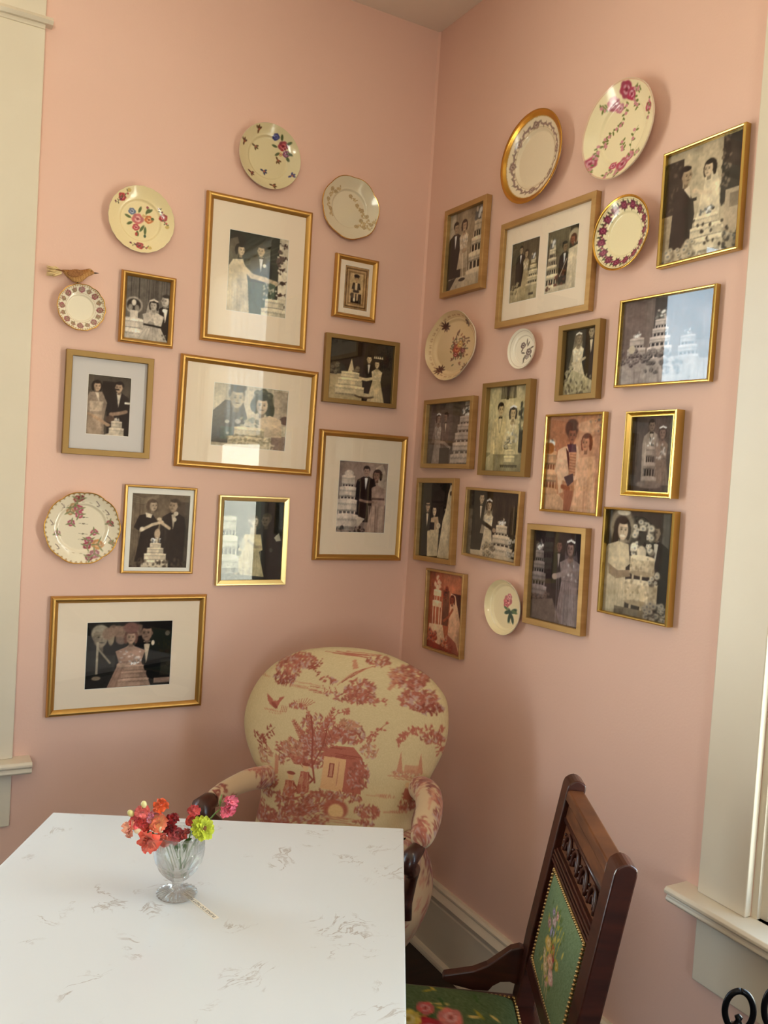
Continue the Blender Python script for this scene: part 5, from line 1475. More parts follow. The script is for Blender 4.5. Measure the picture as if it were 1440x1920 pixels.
# B: pink-coral stalk further left with pale buds
b = flower('snapdragon_stem', 'pink-coral snapdragon stalk with two pale yellow buds at its tip', [(-.004, .004, .050), (-.018, .004, .092), (-.032, .004, .119), FP(280, 1550), FP(262, 1520), FP(262, 1508)])
blossom(b, FP(257, 1536), .0165, (224, 84, 92), (232, 130, 130), 5, (-.3, -.8, .4)); blossom(b, FP(262, 1524), .013, (226, 100, 96), (236, 150, 150), 25, (-.1, -.7, .7)); blossom(b, FP(264, 1545, -.006), .014, (206, 66, 62), (230, 110, 96), 6, (0, -1, .2)); blossom(b, FP(276, 1534, -.004), .010, (222, 120, 150), (240, 190, 190), 26, (.3, -.8, .4)); bud(b, FP(264, 1508), .0068, (232, 224, 160), (-.2, -.3, 1)); bud(b, FP(240, 1524), .0072, (222, 212, 140), (-.6, -.3, .8))
c = flower('snapdragon_stem', 'pale peach snapdragon bloom hanging at the far left of the vase', [(-.008, -.004, .050), (-.022, -.006, .092), (-.036, -.008, .119), FP(282, 1562, -.01), FP(262, 1558, -.01), FP(246, 1554, -.01)])
blossom(c, FP(240, 1553, -.010), .0140, (236, 140, 116), (244, 200, 170), 7, (-.8, -.6, .1)); bud(c, FP(255, 1557, -.012), .0065, CREAMF, (-1, -.2, .1)); blossom(c, FP(276, 1578, -.024), .0200, (230, 92, 76), (238, 150, 124), 8, (-.3, -1, .1), layers=((5, .3, 0), (5, .7, .5), (4, 1.0, .2)))
lf(c, FP(268, 1556, -.008), (.4, -.3, .8), .016, .008); lf(c, FP(272, 1562, -.008), (1, -.2, .3), .014, .007)
d = flower('snapdragon_stem', 'dark red snapdragon in the middle of the vase', [(.004, .006, .050), (.000, .003, .100), FP(328, 1558), FP(322, 1540)])
blossom(d, FP(320, 1536), .0135, RED, (180, 50, 44), 9, (0, -.5, .9)); blossom(d, FP(318, 1553, -.010), .0140, (140, 28, 36), (170, 50, 50), 10, (-.3, -.9, .2)); blossom(d, FP(328, 1566, -.016), .0145, (166, 62, 66), (196, 110, 106), 11, (.1, -1, -.2)); blossom(d, FP(341, 1566, -.014), .0115, (180, 56, 56), (206, 110, 90), 12, (.5, -.8, 0))
e = flower('snapdragon_stem', 'coral red snapdragon tip rising behind the green zinnia', [(.010, .008, .050), (.016, .010, .095), (.020, .010, .120), FP(357, 1545, .01), FP(358, 1530, .01)])
blossom(e, FP(360, 1521, .010), .0120, (226, 80, 84), (236, 120, 110), 13, (.1, -.5, .9)); blossom(e, FP(357, 1538, .010), .0100, (206, 70, 62), (226, 110, 90), 14, (-.2, -.9, .2))
f = flower('snapdragon_stem', 'rose-pink snapdragon reaching out to the right over the table edge', [(.010, .002, .050), (.024, .002, .092), (.038, .002, .120), FP(390, 1540), FP(402, 1527), FP(412, 1519)])
blossom(f, FP(427, 1519), .0150, (230, 96, 122), (236, 130, 140), 15, (.7, -.7, .1), wave=.5); blossom(f, FP(432, 1506), .0140, (230, 100, 128), (240, 140, 150), 16, (.5, -.5, .8), wave=.5)
m = MB(); m.tube([FP(412, 1519), FP(410, 1505), FP(413, 1492)], [.0012, .0016, .001], 6); m.ball(FP(411, 1506), .0022, 1, 1, 1.8); m.build('side_shoot', M_stem, f, smooth=True)
lf(e, (.022, .004, .112), (.3, -.3, 1), .030, .009)
# zinnia
z = flower('zinnia', 'lime-green zinnia with brown centre leaning on the right rim of the vase', [(.002, -.004, .050), (.022, -.010, .095), (.034, -.014, .120), FP(379, 1558, -.014)])
ctr = FP(380, 1556, -.020); up = Vector((.35, -.85, .45)).normalized()
V, F, C = [], [], []
for i, (n, tl, tw, r) in enumerate(((17, -.15, 0, .0225), (16, .08, .5, .0215), (14, .3, .2, .018), (12, .6, .7, .0135), (9, .9, .1, .009))):
    petals(V, F, C, ctr + up * (.001 * i), n, r, tl, tw, 30 + i, (206, 214, 66), (150, 166, 40), .06, .12, up, wid=.42)
mesh_arr('petals', np.array([tuple(v) for v in V]), F, M_petal, z, colors=np.array(C))
m = MB(); m.ball(ctr + up * .0045, .0058, 1, 1, .8, 14, 10)
for k in range(16):
    t = k / 16 * 2 * PI; aa = up.orthogonal().normalized(); bb = up.cross(aa)
    m.ball(ctr + up * .0075 + (aa * math.cos(t) + bb * math.sin(t)) * .004, .0012, 1, 1, 1, 6, 5)
m.build('flower_centre', mat('zinnia_centre_brown', (122, 78, 40), .8), z, smooth=True)
for p, dd in (((-.012, -.018, .112), (.5, -.3, -.9)), ((-.018, -.016, .114), (.8, -.3, -.5)), ((.016, -.018, .112), (-.5, -.3, -1)), ((.022, -.014, .114), (-.9, -.2, -.5))):
    lf(d, p, dd, .024, .010)
lf(z, (.030, -.010, .112), (.1, -.2, 1), .026, .010)


# ------------------------------------------------------------------ paper strip with the notice
def strip():
    A = Vector((-1.0945, -1.100, 0)); B = Vector((-1.0715, -1.199, 0))   # near the foot -> outer end
    d = (B - A).normalized()
    L = .118
    start = B - d * L
    ang = math.atan2(-d.y, -d.x)          # text runs from the outer end to the vase
    root = empty('paper_label_strip', 'narrow white paper strip with black capitals, tucked under the vase foot', 'label', (B.x, B.y, .7602), (0, 0, ang))
    MB().box(0, -.0055, 0, L, .0055, .0003).build('strip', M_paper, root)
    cu = bpy.data.curves.new('lettering', 'FONT'); cu.body = 'PLEASE DO NOT MOVE'; cu.size = .0088; cu.extrude = .00004
    cu.align_x = 'LEFT'; cu.align_y = 'CENTER'; cu.space_character = 1.02
    t = bpy.data.objects.new('tmp_text', cu); COL.objects.link(t)
    bpy.context.view_layer.update()
    dg = bpy.context.evaluated_depsgraph_get()
    me = bpy.data.meshes.new_from_object(t.evaluated_get(dg))
    bpy.data.objects.remove(t)
    w = max(v.co.x for v in me.vertices)
    for v in me.vertices: v.co.x = v.co.x / w * (L - .014) + .006
    o = link('lettering', me, M_ink, root, smooth=False)
    if me.materials: me.materials[0] = M_ink
    o.location = (0, 0, .00036)


strip()


# ------------------------------------------------------------------ upholstered armchair with red toile
def foliage(cv, x, y, rx, ry, n, c, seed=1, r=5):
    rg = random.Random(seed)
    cs = [c, tuple(np.array(c) * .86), tuple(np.array(c) * .5 + 92), c, tuple(np.array(c) * .92)]
    for _ in range(n):
        t = rg.uniform(0, 2 * PI); q = math.sqrt(rg.random())
        px = x + math.cos(t) * q * rx; py = y + math.sin(t) * q * ry
        a = rg.uniform(0, 180)
        cv.el(px, py, r * rg.uniform(.7, 1.3), r * .42, rg.choice(cs), rot=a, a=.85, soft=.3)


def frond(cv, x, y, ang, L, c, w=11, n=9):
    dx, dy = math.cos(rad(ang)), math.sin(rad(ang))
    cv.li([(x, y), (x + dx * L, y + dy * L)], 4, c)
    for i in range(n):
        t = .15 + .85 * i / n
        for s in (-1, 1):
            a = ang + s * 42
            ll = w * 2.3 * (1 - t * .7)
            px, py = x + dx * L * t, y + dy * L * t
            cv.el(px + math.cos(rad(a)) * ll * .5, py + math.sin(rad(a)) * ll * .5, ll * .58, w * .24, c if i % 3 else TD, rot=a, a=.9)
            cv.li([(px, py), (px + math.cos(rad(a)) * ll * .9, py + math.sin(rad(a)) * ll * .9)], 1.6, TL_, .8)


def branch(cv, pts, c, seed=1, n=16, r=7, spread=16, lw=3):
    rg = random.Random(seed)
    cv.li(pts, lw, c)
    for _ in range(n):
        k = rg.randrange(len(pts) - 1); t = rg.random()
        x = pts[k][0] * (1 - t) + pts[k + 1][0] * t + rg.uniform(-spread, spread); y = pts[k][1] * (1 - t) + pts[k + 1][1] * t + rg.uniform(-spread, spread)
        cv.el(x, y, r, r * .5, c, rot=rg.uniform(0, 180), a=.9, soft=.25)


def gstroke(cv, x, y, w, c, n=5, seed=1, h=14):
    rg = random.Random(seed)
    for i in range(n):
        a = x - w / 2 + rg.uniform(0, w * .5); b_ = a + rg.uniform(w * .3, w * .6)
        yy = y + rg.uniform(-h, h)
        cv.li([(a, yy), ((a + b_) / 2, yy + rg.uniform(-3, 3)), (b_, yy + rg.uniform(-2, 4))], rg.uniform(2, 4.5), c, .8)


TR = (166, 96, 78)
TD = (142, 74, 60)
TL_ = (184, 128, 100)


def toile_main():
    # drawing laid out in a 1100 x 1000 field: the front of the chair back
    cv = Cv(1150, 1040, (196, 174, 134), 1150, 1040)
    W = (196, 174, 134)
    # top left cluster with ladder
    foliage(cv, 250, 190, 70, 60, 150, TR, 1, 11); foliage(cv, 330, 150, 70, 34, 90, TR, 2, 10); foliage(cv, 240, 250, 60, 25, 60, TD, 3, 10); gstroke(cv, 330, 265, 190, TL_, 7, 2); gstroke(cv, 120, 240, 120, TL_, 4, 5)
    for x in (262, 298): cv.li([(x, 96), (x + 34, 140)], 4, TR)
    for k in range(3): cv.li([(270 + k * 10, 106 + k * 13), (306 + k * 10, 104 + k * 13)], 3, TR)
    branch(cv, [(360, 175), (400, 165), (420, 130)], TD, 4, 16, 7, 12); branch(cv, [(380, 180), (420, 200)], TD, 5, 10, 7, 10); cv.el(215, 130, 16, 26, TR); cv.el(220, 140, 8, 16, TL_)
    # top centre hillock with figures and rocks
    gstroke(cv, 560, 92, 300, TR, 9, 6, 8); foliage(cv, 700, 112, 60, 22, 60, TR, 7, 9); foliage(cv, 640, 250, 80, 52, 150, TR, 8, 11); foliage(cv, 600, 285, 130, 30, 110, TR, 9, 10); foliage(cv, 470, 220, 50, 14, 30, TR, 10, 9)
    for k in range(5): cv.li([(520 + k * 20, 240 - k * 14), (580 + k * 18, 180 - k * 8), (640 + k * 14, 150 - k * 5)], 4, TD if k % 2 else TL_)
    cv.po([(575, 120), (590, 112), (612, 150), (585, 160)], TL_); gstroke(cv, 440, 275, 130, TR, 5, 11); branch(cv, [(700, 300), (750, 285), (770, 290)], TR, 12, 14, 8, 12)
    for x in (450, 480, 510): cv.li([(x, 250), (x + 14, 272), (x + 8, 284)], 4, TR)
    # top right bank
    foliage(cv, 860, 170, 90, 50, 170, TR, 13, 12); foliage(cv, 920, 260, 90, 50, 170, TR, 14, 12); foliage(cv, 980, 300, 60, 24, 70, TD, 15, 10); gstroke(cv, 800, 170, 120, TL_, 6, 16); branch(cv, [(760, 130), (800, 190), (770, 230)], TL_, 17, 12, 7, 12)
    # bird and reeds
    cv.po([(160, 330), (186, 342), (204, 356), (226, 352), (236, 334), (262, 326), (244, 350), (232, 376), (222, 392), (196, 382), (172, 362)], TR); cv.el(212, 376, 22, 9, TD, rot=35); gstroke(cv, 210, 405, 130, TL_, 5, 18, 8)
    for k in range(4): cv.li([(254 + k * 9, 372), (250 + k * 9, 402)], 3, TR)
    foliage(cv, 340, 362, 50, 14, 40, TR, 19, 8)
    for k in range(9): cv.li([(330 + k * 6, 360), (310 + k * 14, 318 + abs(k - 5) * 4)], 3, TR)
    # left small island: leafy branch, people, rocks
    branch(cv, [(180, 610), (170, 560), (190, 520), (230, 480)], TD, 20, 34, 8, 22); branch(cv, [(170, 560), (140, 530), (130, 520)], TD, 21, 16, 8, 16); foliage(cv, 290, 590, 44, 50, 80, TR, 22, 9); foliage(cv, 200, 620, 40, 40, 50, TL_, 23, 9); foliage(cv, 210, 730, 70, 44, 130, TR, 24, 10); foliage(cv, 250, 790, 60, 16, 40, TR, 25, 9)
    cv.po([(250, 610), (268, 600), (276, 690), (256, 700)], TL_); cv.el(262, 598, 8, 9, W); branch(cv, [(260, 560), (290, 545), (330, 570)], TR, 26, 20, 8, 14)
    # great tree
    for x, y, a, L in ((450, 540, -70, 210), (440, 560, -105, 190), (430, 560, -130, 170), (440, 590, -150, 150), (470, 540, -50, 180), (400, 640, -140, 120), (420, 620, -160, 110), (500, 520, -40, 130)): frond(cv, x, y, a, L, TR, 17, 11)
    foliage(cv, 440, 560, 90, 80, 220, TR, 27, 12); foliage(cv, 430, 470, 70, 90, 200, TR, 127, 9); foliage(cv, 500, 470, 50, 70, 110, TR, 128, 9); foliage(cv, 340, 560, 60, 40, 90, TL_, 129, 9); cv.li([(470, 700), (440, 600), (430, 480), (410, 400)], 9, TD); cv.li([(450, 620), (490, 520), (500, 430)], 6, TD)
    branch(cv, [(490, 440), (540, 370), (600, 350)], TR, 28, 20, 8, 12); foliage(cv, 610, 450, 78, 52, 150, TR, 29, 11); foliage(cv, 600, 415, 60, 24, 60, TL_, 30, 9); branch(cv, [(690, 520), (730, 440), (790, 380)], TR, 31, 34, 8, 16); foliage(cv, 720, 520, 44, 34, 60, TL_, 32, 9)
    # cottage
    cv.po([(490, 560), (540, 520), (640, 515), (690, 560), (690, 600), (490, 590)], TR); cv.re(500, 575, 610, 720, (206, 160, 116)); cv.re(610, 575, 700, 720, TR); cv.re(530, 600, 556, 665, TD); cv.re(536, 606, 550, 660, TL_); cv.re(575, 590, 580, 700, TL_); gstroke(cv, 600, 550, 190, TD, 9, 33, 22); foliage(cv, 680, 640, 54, 64, 150, TR, 34, 10)
    # people by the well
    for x, y, h in ((345, 690, 90), (415, 640, 110)):
        cv.el(x, y, 15, 17, (206, 166, 124)); cv.el(x, y - 14, 22, 8, TD); cv.po([(x - 22, y + 20), (x + 22, y + 18), (x + 34, y + h), (x - 30, y + h)], TR); cv.li([(x + 20, y + 30), (x + 44, y + 50), (x + 30, y + 66)], 9, TD); cv.el(x - 14, y + 60, 12, 20, TL_, rot=20); cv.no(x - 26, y + 24, x + 30, y + h, [TD, TL_], 40, 4, a=.6, seed=x); cv.li([(x - 10, y + 24), (x - 4, y + h)], 5, TL_); cv.li([(x + 14, y + 24), (x + 20, y + h - 8)], 4, TL_)
    foliage(cv, 380, 800, 100, 60, 180, TR, 35, 11); foliage(cv, 520, 780, 90, 50, 150, TR, 36, 11); foliage(cv, 440, 850, 120, 44, 150, TR, 37, 11)
    # bridge and water
    cv.el(590, 800, 60, 44, TR); cv.el(592, 812, 38, 34, (216, 180, 130)); foliage(cv, 620, 740, 90, 22, 90, TR, 38, 9); foliage(cv, 740, 790, 60, 30, 90, TR, 39, 10); foliage(cv, 730, 840, 50, 16, 40, TR, 40, 9); gstroke(cv, 640, 850, 240, TL_, 9, 41, 18); gstroke(cv, 800, 715, 150, TL_, 6, 42, 8)
    # bottom bushes
    foliage(cv, 260, 900, 110, 44, 190, TR, 43, 12); foliage(cv, 360, 930, 120, 34, 150, TR, 44, 11); branch(cv, [(200, 880), (180, 850), (210, 840)], TR, 45, 20, 9, 14)
    for a in (-130, -100, -75, -50): frond(cv, 520, 950, a, 90, TR, 12, 8)
    for a in (-140, -110, -80, -50, -30): frond(cv, 700, 990, a, 100, TR, 14, 8)
    foliage(cv, 700, 985, 70, 30, 90, TR, 46, 11); foliage(cv, 100, 940, 30, 24, 40, TR, 47, 10)
    # right side: arbour, ruins, rider
    branch(cv, [(860, 470), (870, 430), (930, 400), (1030, 390), (1050, 520)], TR, 48, 70, 9, 18); foliage(cv, 1000, 430, 50, 30, 80, TR, 49, 9)
    foliage(cv, 900, 600, 70, 16, 60, TL_, 50, 8)
    for x in (868, 960): cv.po([(x - 14, 600), (x, 500), (x + 14, 600)], TL_)
    cv.re(890, 560, 960, 600, TL_, .7); gstroke(cv, 900, 620, 170, TL_, 8, 51, 10); foliage(cv, 940, 700, 50, 26, 80, TR, 52, 10); cv.po([(900, 670), (924, 660), (936, 720), (896, 724)], TR); cv.el(912, 656, 12, 14, (206, 166, 124)); foliage(cv, 920, 750, 46, 24, 60, TR, 53, 9); gstroke(cv, 880, 780, 130, TL_, 7, 54, 10)
    # left edge
    branch(cv, [(30, 330), (50, 290), (60, 270)], TR, 55, 22, 9, 10)
    rg = np.random.default_rng(5).normal(0, 4, cv.a.shape[:2])[..., None]
    cv.a = np.clip(cv.a + rg, 0, 255)
    return cv


def toile_fill(seed=1, base=(190, 160, 124)):
    cv = Cv(500, 500, base, 500, 500)
    rg = random.Random(seed)
    for k in range(34):
        x, y = rg.uniform(0, 500), rg.uniform(0, 500)
        foliage(cv, x, y, rg.uniform(26, 60), rg.uniform(18, 46), 70, TR if k % 3 else TD, seed + k, 7)
    for k in range(26):
        x, y = rg.uniform(0, 500), rg.uniform(0, 500)
        branch(cv, [(x, y), (x + rg.uniform(-50, 50), y - 40), (x + rg.uniform(-70, 70), y - 70)], rg.choice([TR, TL_, TD]), seed + k, 16, 6, 12, 3)
        gstroke(cv, rg.uniform(0, 500), rg.uniform(0, 500), 90, rg.choice([TL_, base]), 5, seed + k, 8)
    return cv


CV_T = toile_main()
CV_F = toile_fill(3)
CV_G = toile_fill(9)


def armchair():
    root = empty('upholstered_armchair', 'balloon-back armchair in cream and red toile fabric standing in the corner', 'armchair', (-.459, -.493, 0), (0, 0, rad(-45)))
    RK = math.tan(rad(10))
    # outline of the back in its own plane (x, z)
    OL = [(-.040, 1.066), (-.110, 1.058), (-.190, 1.038), (-.256, 1.000), (-.302, .950), (-.330, .890), (-.338, .830), (-.326, .775), (-.298, .722), (-.262, .672), (-.252, .62), (-.258, .56), (-.262, .50), (-.255, .44), (-.15, .42), (0, .42), (.13, .42), (.205, .44), (.214, .50), (.212, .56), (.206, .62), (.226, .69), (.250, .745), (.276, .812), (.284, .875), (.274, .945), (.244, .986), (.190, 1.024), (.098, 1.056), (.03, 1.066)]
    c0 = np.array((-.027, .78))
    A = np.array(OL) - c0
    ang = np.unwrap(np.arctan2(A[:, 1], A[:, 0]))
    if ang[-1] < ang[0]: pass
    # resample along closed smooth curve
    n = 440
    t = np.linspace(0, len(OL), n, endpoint=False)
    i = t.astype(int); f = (t - i)[:, None]
    P0, P1, P2, P3 = (A[(i - 1) % len(A)], A[i], A[(i + 1) % len(A)], A[(i + 2) % len(A)])
    C = .5 * ((2 * P1) + (-P0 + P2) * f + (2 * P0 - 5 * P1 + 4 * P2 - P3) * f ** 2 + (-P0 + 3 * P1 - 3 * P2 + P3) * f ** 3)
    nr = 150
    r = np.linspace(0, 1, nr)
    r = 1 - (1 - r) ** 1.15
    R = r[:, None]
    X = c0[0] + R * C[None, :, 0]; Z = c0[1] + R * C[None, :, 1]
    prof = (1 - np.clip(r, 0, 1) ** 3.6) ** (1 / 2.2)
    yl = -.012 - .058 * prof[:, None] + (Z - .5) * RK
    # lumbar swell and slight tufted crease at the arms
    yl = yl - .012 * np.exp(-((Z - .62) / .09) ** 2) * prof[:, None]
    # canvas coordinates: x 0..1150 across, y 0..1040 down
    U = 20 + (X + .345) / .640 * 1060
    Wv = 72 + (1.066 - Z) / (1.066 - .535) * 900
    V = np.stack([X, yl, Z], -1).reshape(-1, 3)
    F = grid_faces(nr, n, wrap_m=True)
    cc = CV_T.sample(U, Wv).reshape(-1, 3)
    mesh_arr('back_cushion', V, F[:, ::-1], M_toile, root, colors=cc)
    # outside back
    r2 = np.linspace(0, 1, 24); R2 = r2[:, None]
    X2 = c0[0] + R2 * C[None, :, 0]; Z2 = c0[1] + R2 * C[None, :, 1]
    y2 = -.012 + .045 * (1 - r2[:, None] ** 5) + (Z2 - .5) * RK
    V2 = np.stack([X2, y2, Z2], -1).reshape(-1, 3)
    mesh_arr('outside_back', V2, grid_faces(24, n, wrap_m=True), M_toile, root, colors=CV_F.sample((X2 * 800) % 480, (Z2 * 800) % 480).reshape(-1, 3))

    def loft(name, path, radii, nt=48, seg=90, cv=CV_F, sc=900, flat=1.0, m=M_toile, parent=root, seed=0):
        pts = np.array(path, float); rr = np.array(radii, float)
        if rr.ndim == 1: rr = np.stack([rr, rr], -1)
        tt = np.linspace(0, len(pts) - 1, seg)
        def cr(a):
            i = np.clip(tt.astype(int), 0, len(a) - 2); f = (tt - i)[:, None]
            g = lambda k: a[np.clip(i + k, 0, len(a) - 1)]
            return .5 * (2 * g(0) + (-g(-1) + g(1)) * f + (2 * g(-1) - 5 * g(0) + 4 * g(1) - g(2)) * f ** 2 + (-g(-1) + 3 * g(0) - 3 * g(1) + g(2)) * f ** 3)
        p = cr(pts); q = cr(rr)
        T = np.gradient(p, axis=0); T /= np.linalg.norm(T, axis=1)[:, None]
        up = np.array((0, 0, 1.0)); V = []
        s = np.cumsum(np.r_[0, np.linalg.norm(np.diff(p, axis=0), axis=1)])
        th = np.linspace(0, 2 * PI, nt, endpoint=False)
        for k in range(seg):
            a = np.cross(T[k], up); a /= np.linalg.norm(a) + 1e-9
            b_ = np.cross(a, T[k])
            V.append(p[k] + np.cos(th)[:, None] * a * q[k, 0] + np.sin(th)[:, None] * b_ * q[k, 1])
        V = np.concatenate(V)
        Uc = np.repeat(s[:, None], nt, 1) * sc + seed; Vc = np.repeat(th[None], seg, 0) * q[:, :1] * sc + seed
        col = cv.sample(Uc % 480, Vc % 480).reshape(-1, 3)
        return mesh_arr(name, V, grid_faces(seg, nt, wrap_m=True), m, parent, colors=col if m is M_toile else None)

    # arms: padded roll sweeping forward from the back, wooden scroll at the end
    for s, nm, lab in ((-1, 'left', None), (1, 'right', None)):
        ax = -.027
        if s < 0:
            path = [(-.215, .02, .680), (-.228, -.05, .690), (-.242, -.12, .702), (-.254, -.19, .706), (-.264, -.25, .704), (-.268, -.285, .700), (-.268, -.290, .700)]
            rad_ = [(.020, .028), (.026, .032), (.027, .031), (.025, .028), (.024, .026), (.022, .022), (.002, .002)]
        else:
            path = [(.200, .03, .700), (.225, -.01, .716), (.262, -.07, .724), (.284, -.14, .712), (.290, -.21, .692), (.290, -.255, .676), (.290, -.272, .668)]
            rad_ = [(.020, .030), (.030, .034), (.036, .040), (.036, .042), (.033, .036), (.025, .026), (.002, .002)]
        arm = loft('arm', path, rad_, cv=CV_F if s < 0 else CV_G, seed=60 if s < 0 else 140)
        # wooden arm support and scroll
        ex, ey, ez = path[-1]
        m = MB()
        if s < 0:
            pts = [(ex, ey + .03, ez - .006), (ex - .006, ey - .01, ez - .002), (ex - .012, ey - .035, ez - .006), (ex - .002, ey - .05, ez - .024), (ex, ey - .04, ez - .042), (ex + .003, ey - .012, ez - .046), (ex + .006, ey + .02, ez - .07), (ex + .015, ey + .05, ez - .14), (ex + .02, ey + .04, ez - .2), (ex + .02, ey + .03, ez - .235)]
            m.tube(pts, [.016, .024, .027, .025, .020, .018, .018, .018, .02, .022], 14, flat=1.0)
            m.tube([(ex - .026, ey - .030, ez - .022), (ex + .012, ey - .030, ez - .022)], .025, 20)
        else:
            pts = [(ex, ey + .02, ez - .012), (ex - .006, ey + .0, ez - .012), (ex - .012, ey - .035, ez - .018), (ex - .014, ey - .045, ez - .036), (ex - .01, ey - .03, ez - .052), (ex - .01, ey + .0, ez - .06), (ex - .02, ey + .03, ez - .10), (ex - .03, ey + .03, ez - .16), (ex - .03, ey + .02, ez - .20)]
            m.tube(pts, [.014, .020, .022, .020, .018, .018, .016, .017, .02], 14)
        m.build('arm_scroll', M_wood, arm, smooth=True)['label'] = 'dark carved wooden arm end'
    # padded side panels below the arms
    for s in (-1, 1):
        cx = -.027
        tz = .60 if s > 0 else .535
        path = [(cx + s * .235, -.06, .30), (cx + s * .250, -.08, .36), (cx + s * .262, -.10, .43), (cx + s * .262, -.10, .49), (cx + s * .246, -.10, tz - .03), (cx + s * .238, -.10, tz), (cx + s * .238, -.09, tz + .002)]
        # vertical loft: use x/y radii
        pts = np.array(path); seg = 70; nt = 60
        rr = np.array([(.02, .10), (.042, .15), (.056, .18), (.052, .17), (.036, .13), (.022, .09), (.001, .001)])
        tt = np.linspace(0, 1, seg); k0 = np.linspace(0, 1, len(pts))
        p = np.stack([np.interp(tt, k0, pts[:, q]) for q in range(3)], -1)
        q_ = np.stack([np.interp(tt, k0, rr[:, q]) for q in range(2)], -1)
        ker = np.ones(9) / 9
        for a_ in range(3): p[:, a_] = np.convolve(np.pad(p[:, a_], 4, 'edge'), ker, 'valid')
        for a_ in range(2): q_[:, a_] = np.convolve(np.pad(q_[:, a_], 4, 'edge'), ker, 'valid')
        th = np.linspace(0, 2 * PI, nt, endpoint=False)
        V = np.stack([p[:, :1] + q_[:, :1] * np.cos(th), p[:, 1:2] + q_[:, 1:] * np.sin(th), np.repeat(p[:, 2:], nt, 1)], -1)
        U = (V[..., 1] * 900 + V[..., 0] * 500) % 480; W_ = (V[..., 2] * 900) % 480
        mesh_arr('side_panel', V.reshape(-1, 3), grid_faces(seg, nt, wrap_m=True), M_toile, root, colors=CV_G.sample(U, W_).reshape(-1, 3))
    # seat: sprung cushion with domed top
    nx, ny = 70, 70
    th = np.linspace(0, 2 * PI, 160, endpoint=False)
    lay = [(.0, .452), (.5, .448), (.8, .440), (.93, .425), (1.0, .395), (1.02, .36), (1.0, .325), (.97, .30), (.9, .292), (0, .292)]
    V = []
    for rr_, z_ in lay:
        ex = 3.2
        cx_ = np.sign(np.cos(th)) * np.abs(np.cos(th)) ** (2 / ex) * .245 * rr_ - .027
        cy_ = np.sign(np.sin(th)) * np.abs(np.sin(th)) ** (2 / ex) * .225 * rr_ - .215
        V.append(np.stack([cx_, cy_, np.full_like(th, z_)], -1))
    V = np.concatenate(V)
    mesh_arr('seat', V, grid_faces(len(lay), 160, wrap_m=True)[:, ::-1], M_toile, root, colors=CV_F.sample((V[:, 0] * 800) % 480, (V[:, 1] * 800 + V[:, 2] * 500) % 480))
    # wooden legs
    for (x, y) in ((-.20, -.38), (.15, -.38)):
        MB().lathe([(0, 0), (.014, 0), (.018, .03), (.015, .05), (.026, .16), (.030, .24), (.022, .26), (.028, .28), (.028, .30), (0, .30)], 20, (x, y, 0)).build('leg', M_wood, root, smooth=True)
    for (x, y) in ((-.19, .0), (.14, .0)):
        m = MB(); m.tube([(x, y + .05, 0), (x, y + .02, .12), (x, y - .02, .31)], [.014, .017, .022], 10); m.build('leg', M_wood, root, smooth=True)
    return root


armchair()


# ------------------------------------------------------------------ carved side chair with needlepoint
def needle_back():
    cv = Cv(300, 360, (112, 128, 92), 100, 120); cv.asp = 1
    rg = random.Random(3)
    for x, y, r, c in ((40, 34, 5, (196, 160, 150)), (44, 24, 4, (206, 140, 130)), (34, 28, 3.4, (150, 130, 150)), (30, 44, 5, (170, 120, 110)), (42, 46, 6, (150, 140, 170)), (50, 58, 7, (190, 110, 60)), (38, 62, 7, (206, 170, 80)), (56, 66, 6, (160, 50, 50)), (60, 80, 7, (206, 150, 140)), (44, 80, 6, (210, 170, 120)), (60, 82, 3, (150, 40, 56)), (66, 60, 5, (190, 160, 60)), (36, 76, 5, (206, 180, 130)), (52, 92, 5, (196, 150, 130))):
        rose(cv, x, y, r, c, np.array(c) * .5 + 110, seed=int(x))
    for k in range(60):
        x = rg.gauss(48, 10); y = rg.uniform(22, 100)
        leaf(cv, x, y, rg.uniform(5, 10), 2.4, rg.uniform(-110, -60), rg.choice([(176, 166, 62), (96, 112, 60), (196, 176, 90), (84, 100, 62)]))
    for x in (42, 50, 56): cv.li([(x, 80), (x + 3, 106)], 1.3, (186, 160, 110))
    for x in (46, 54, 60): cv.li([(x, 60), (x + 4, 24)], 1.0, (186, 170, 70))
    for x, y, r, c in ((40, 60, 6, (212, 176, 96)), (52, 70, 7, (206, 150, 110)), (60, 80, 6.4, (214, 166, 150)), (44, 84, 5, (212, 180, 130))): rose(cv, x, y, r, c, np.array(c) * .5 + 120, seed=int(y))
    cv.a += np.random.default_rng(1).normal(0, 7, cv.a.shape[:2])[..., None]
    return cv


def needle_seat():
    cv = Cv(400, 400, (84, 96, 62), 100, 100); cv.asp = 1
    rg = random.Random(8)
    for k in range(120):
        x = rg.gauss(50, 17); y = rg.gauss(50, 14)
        leaf(cv, x, y, rg.uniform(4, 9), 2.2, rg.uniform(0, 360), rg.choice([(150, 132, 50), (60, 84, 44), (176, 150, 60), (70, 90, 46), (190, 160, 90)]))
    for x, y, r, c in ((46, 52, 10, (170, 44, 52)), (52, 48, 7, (190, 70, 70)), (64, 38, 7, (206, 170, 70)), (34, 40, 7, (206, 110, 100)), (60, 64, 8, (210, 140, 110)), (38, 64, 7, (206, 176, 80)), (72, 56, 4.6, (190, 84, 84)), (50, 30, 5, (190, 96, 84)), (28, 54, 5, (196, 90, 84)), (56, 78, 5, (196, 100, 90)), (74, 42, 4, (214, 170, 150))):
        rose(cv, x, y, r, c, np.array(c) * .55 + 90, seed=int(x + y))
    cv.a += np.random.default_rng(2).normal(0, 7, cv.a.shape[:2])[..., None]
    return cv


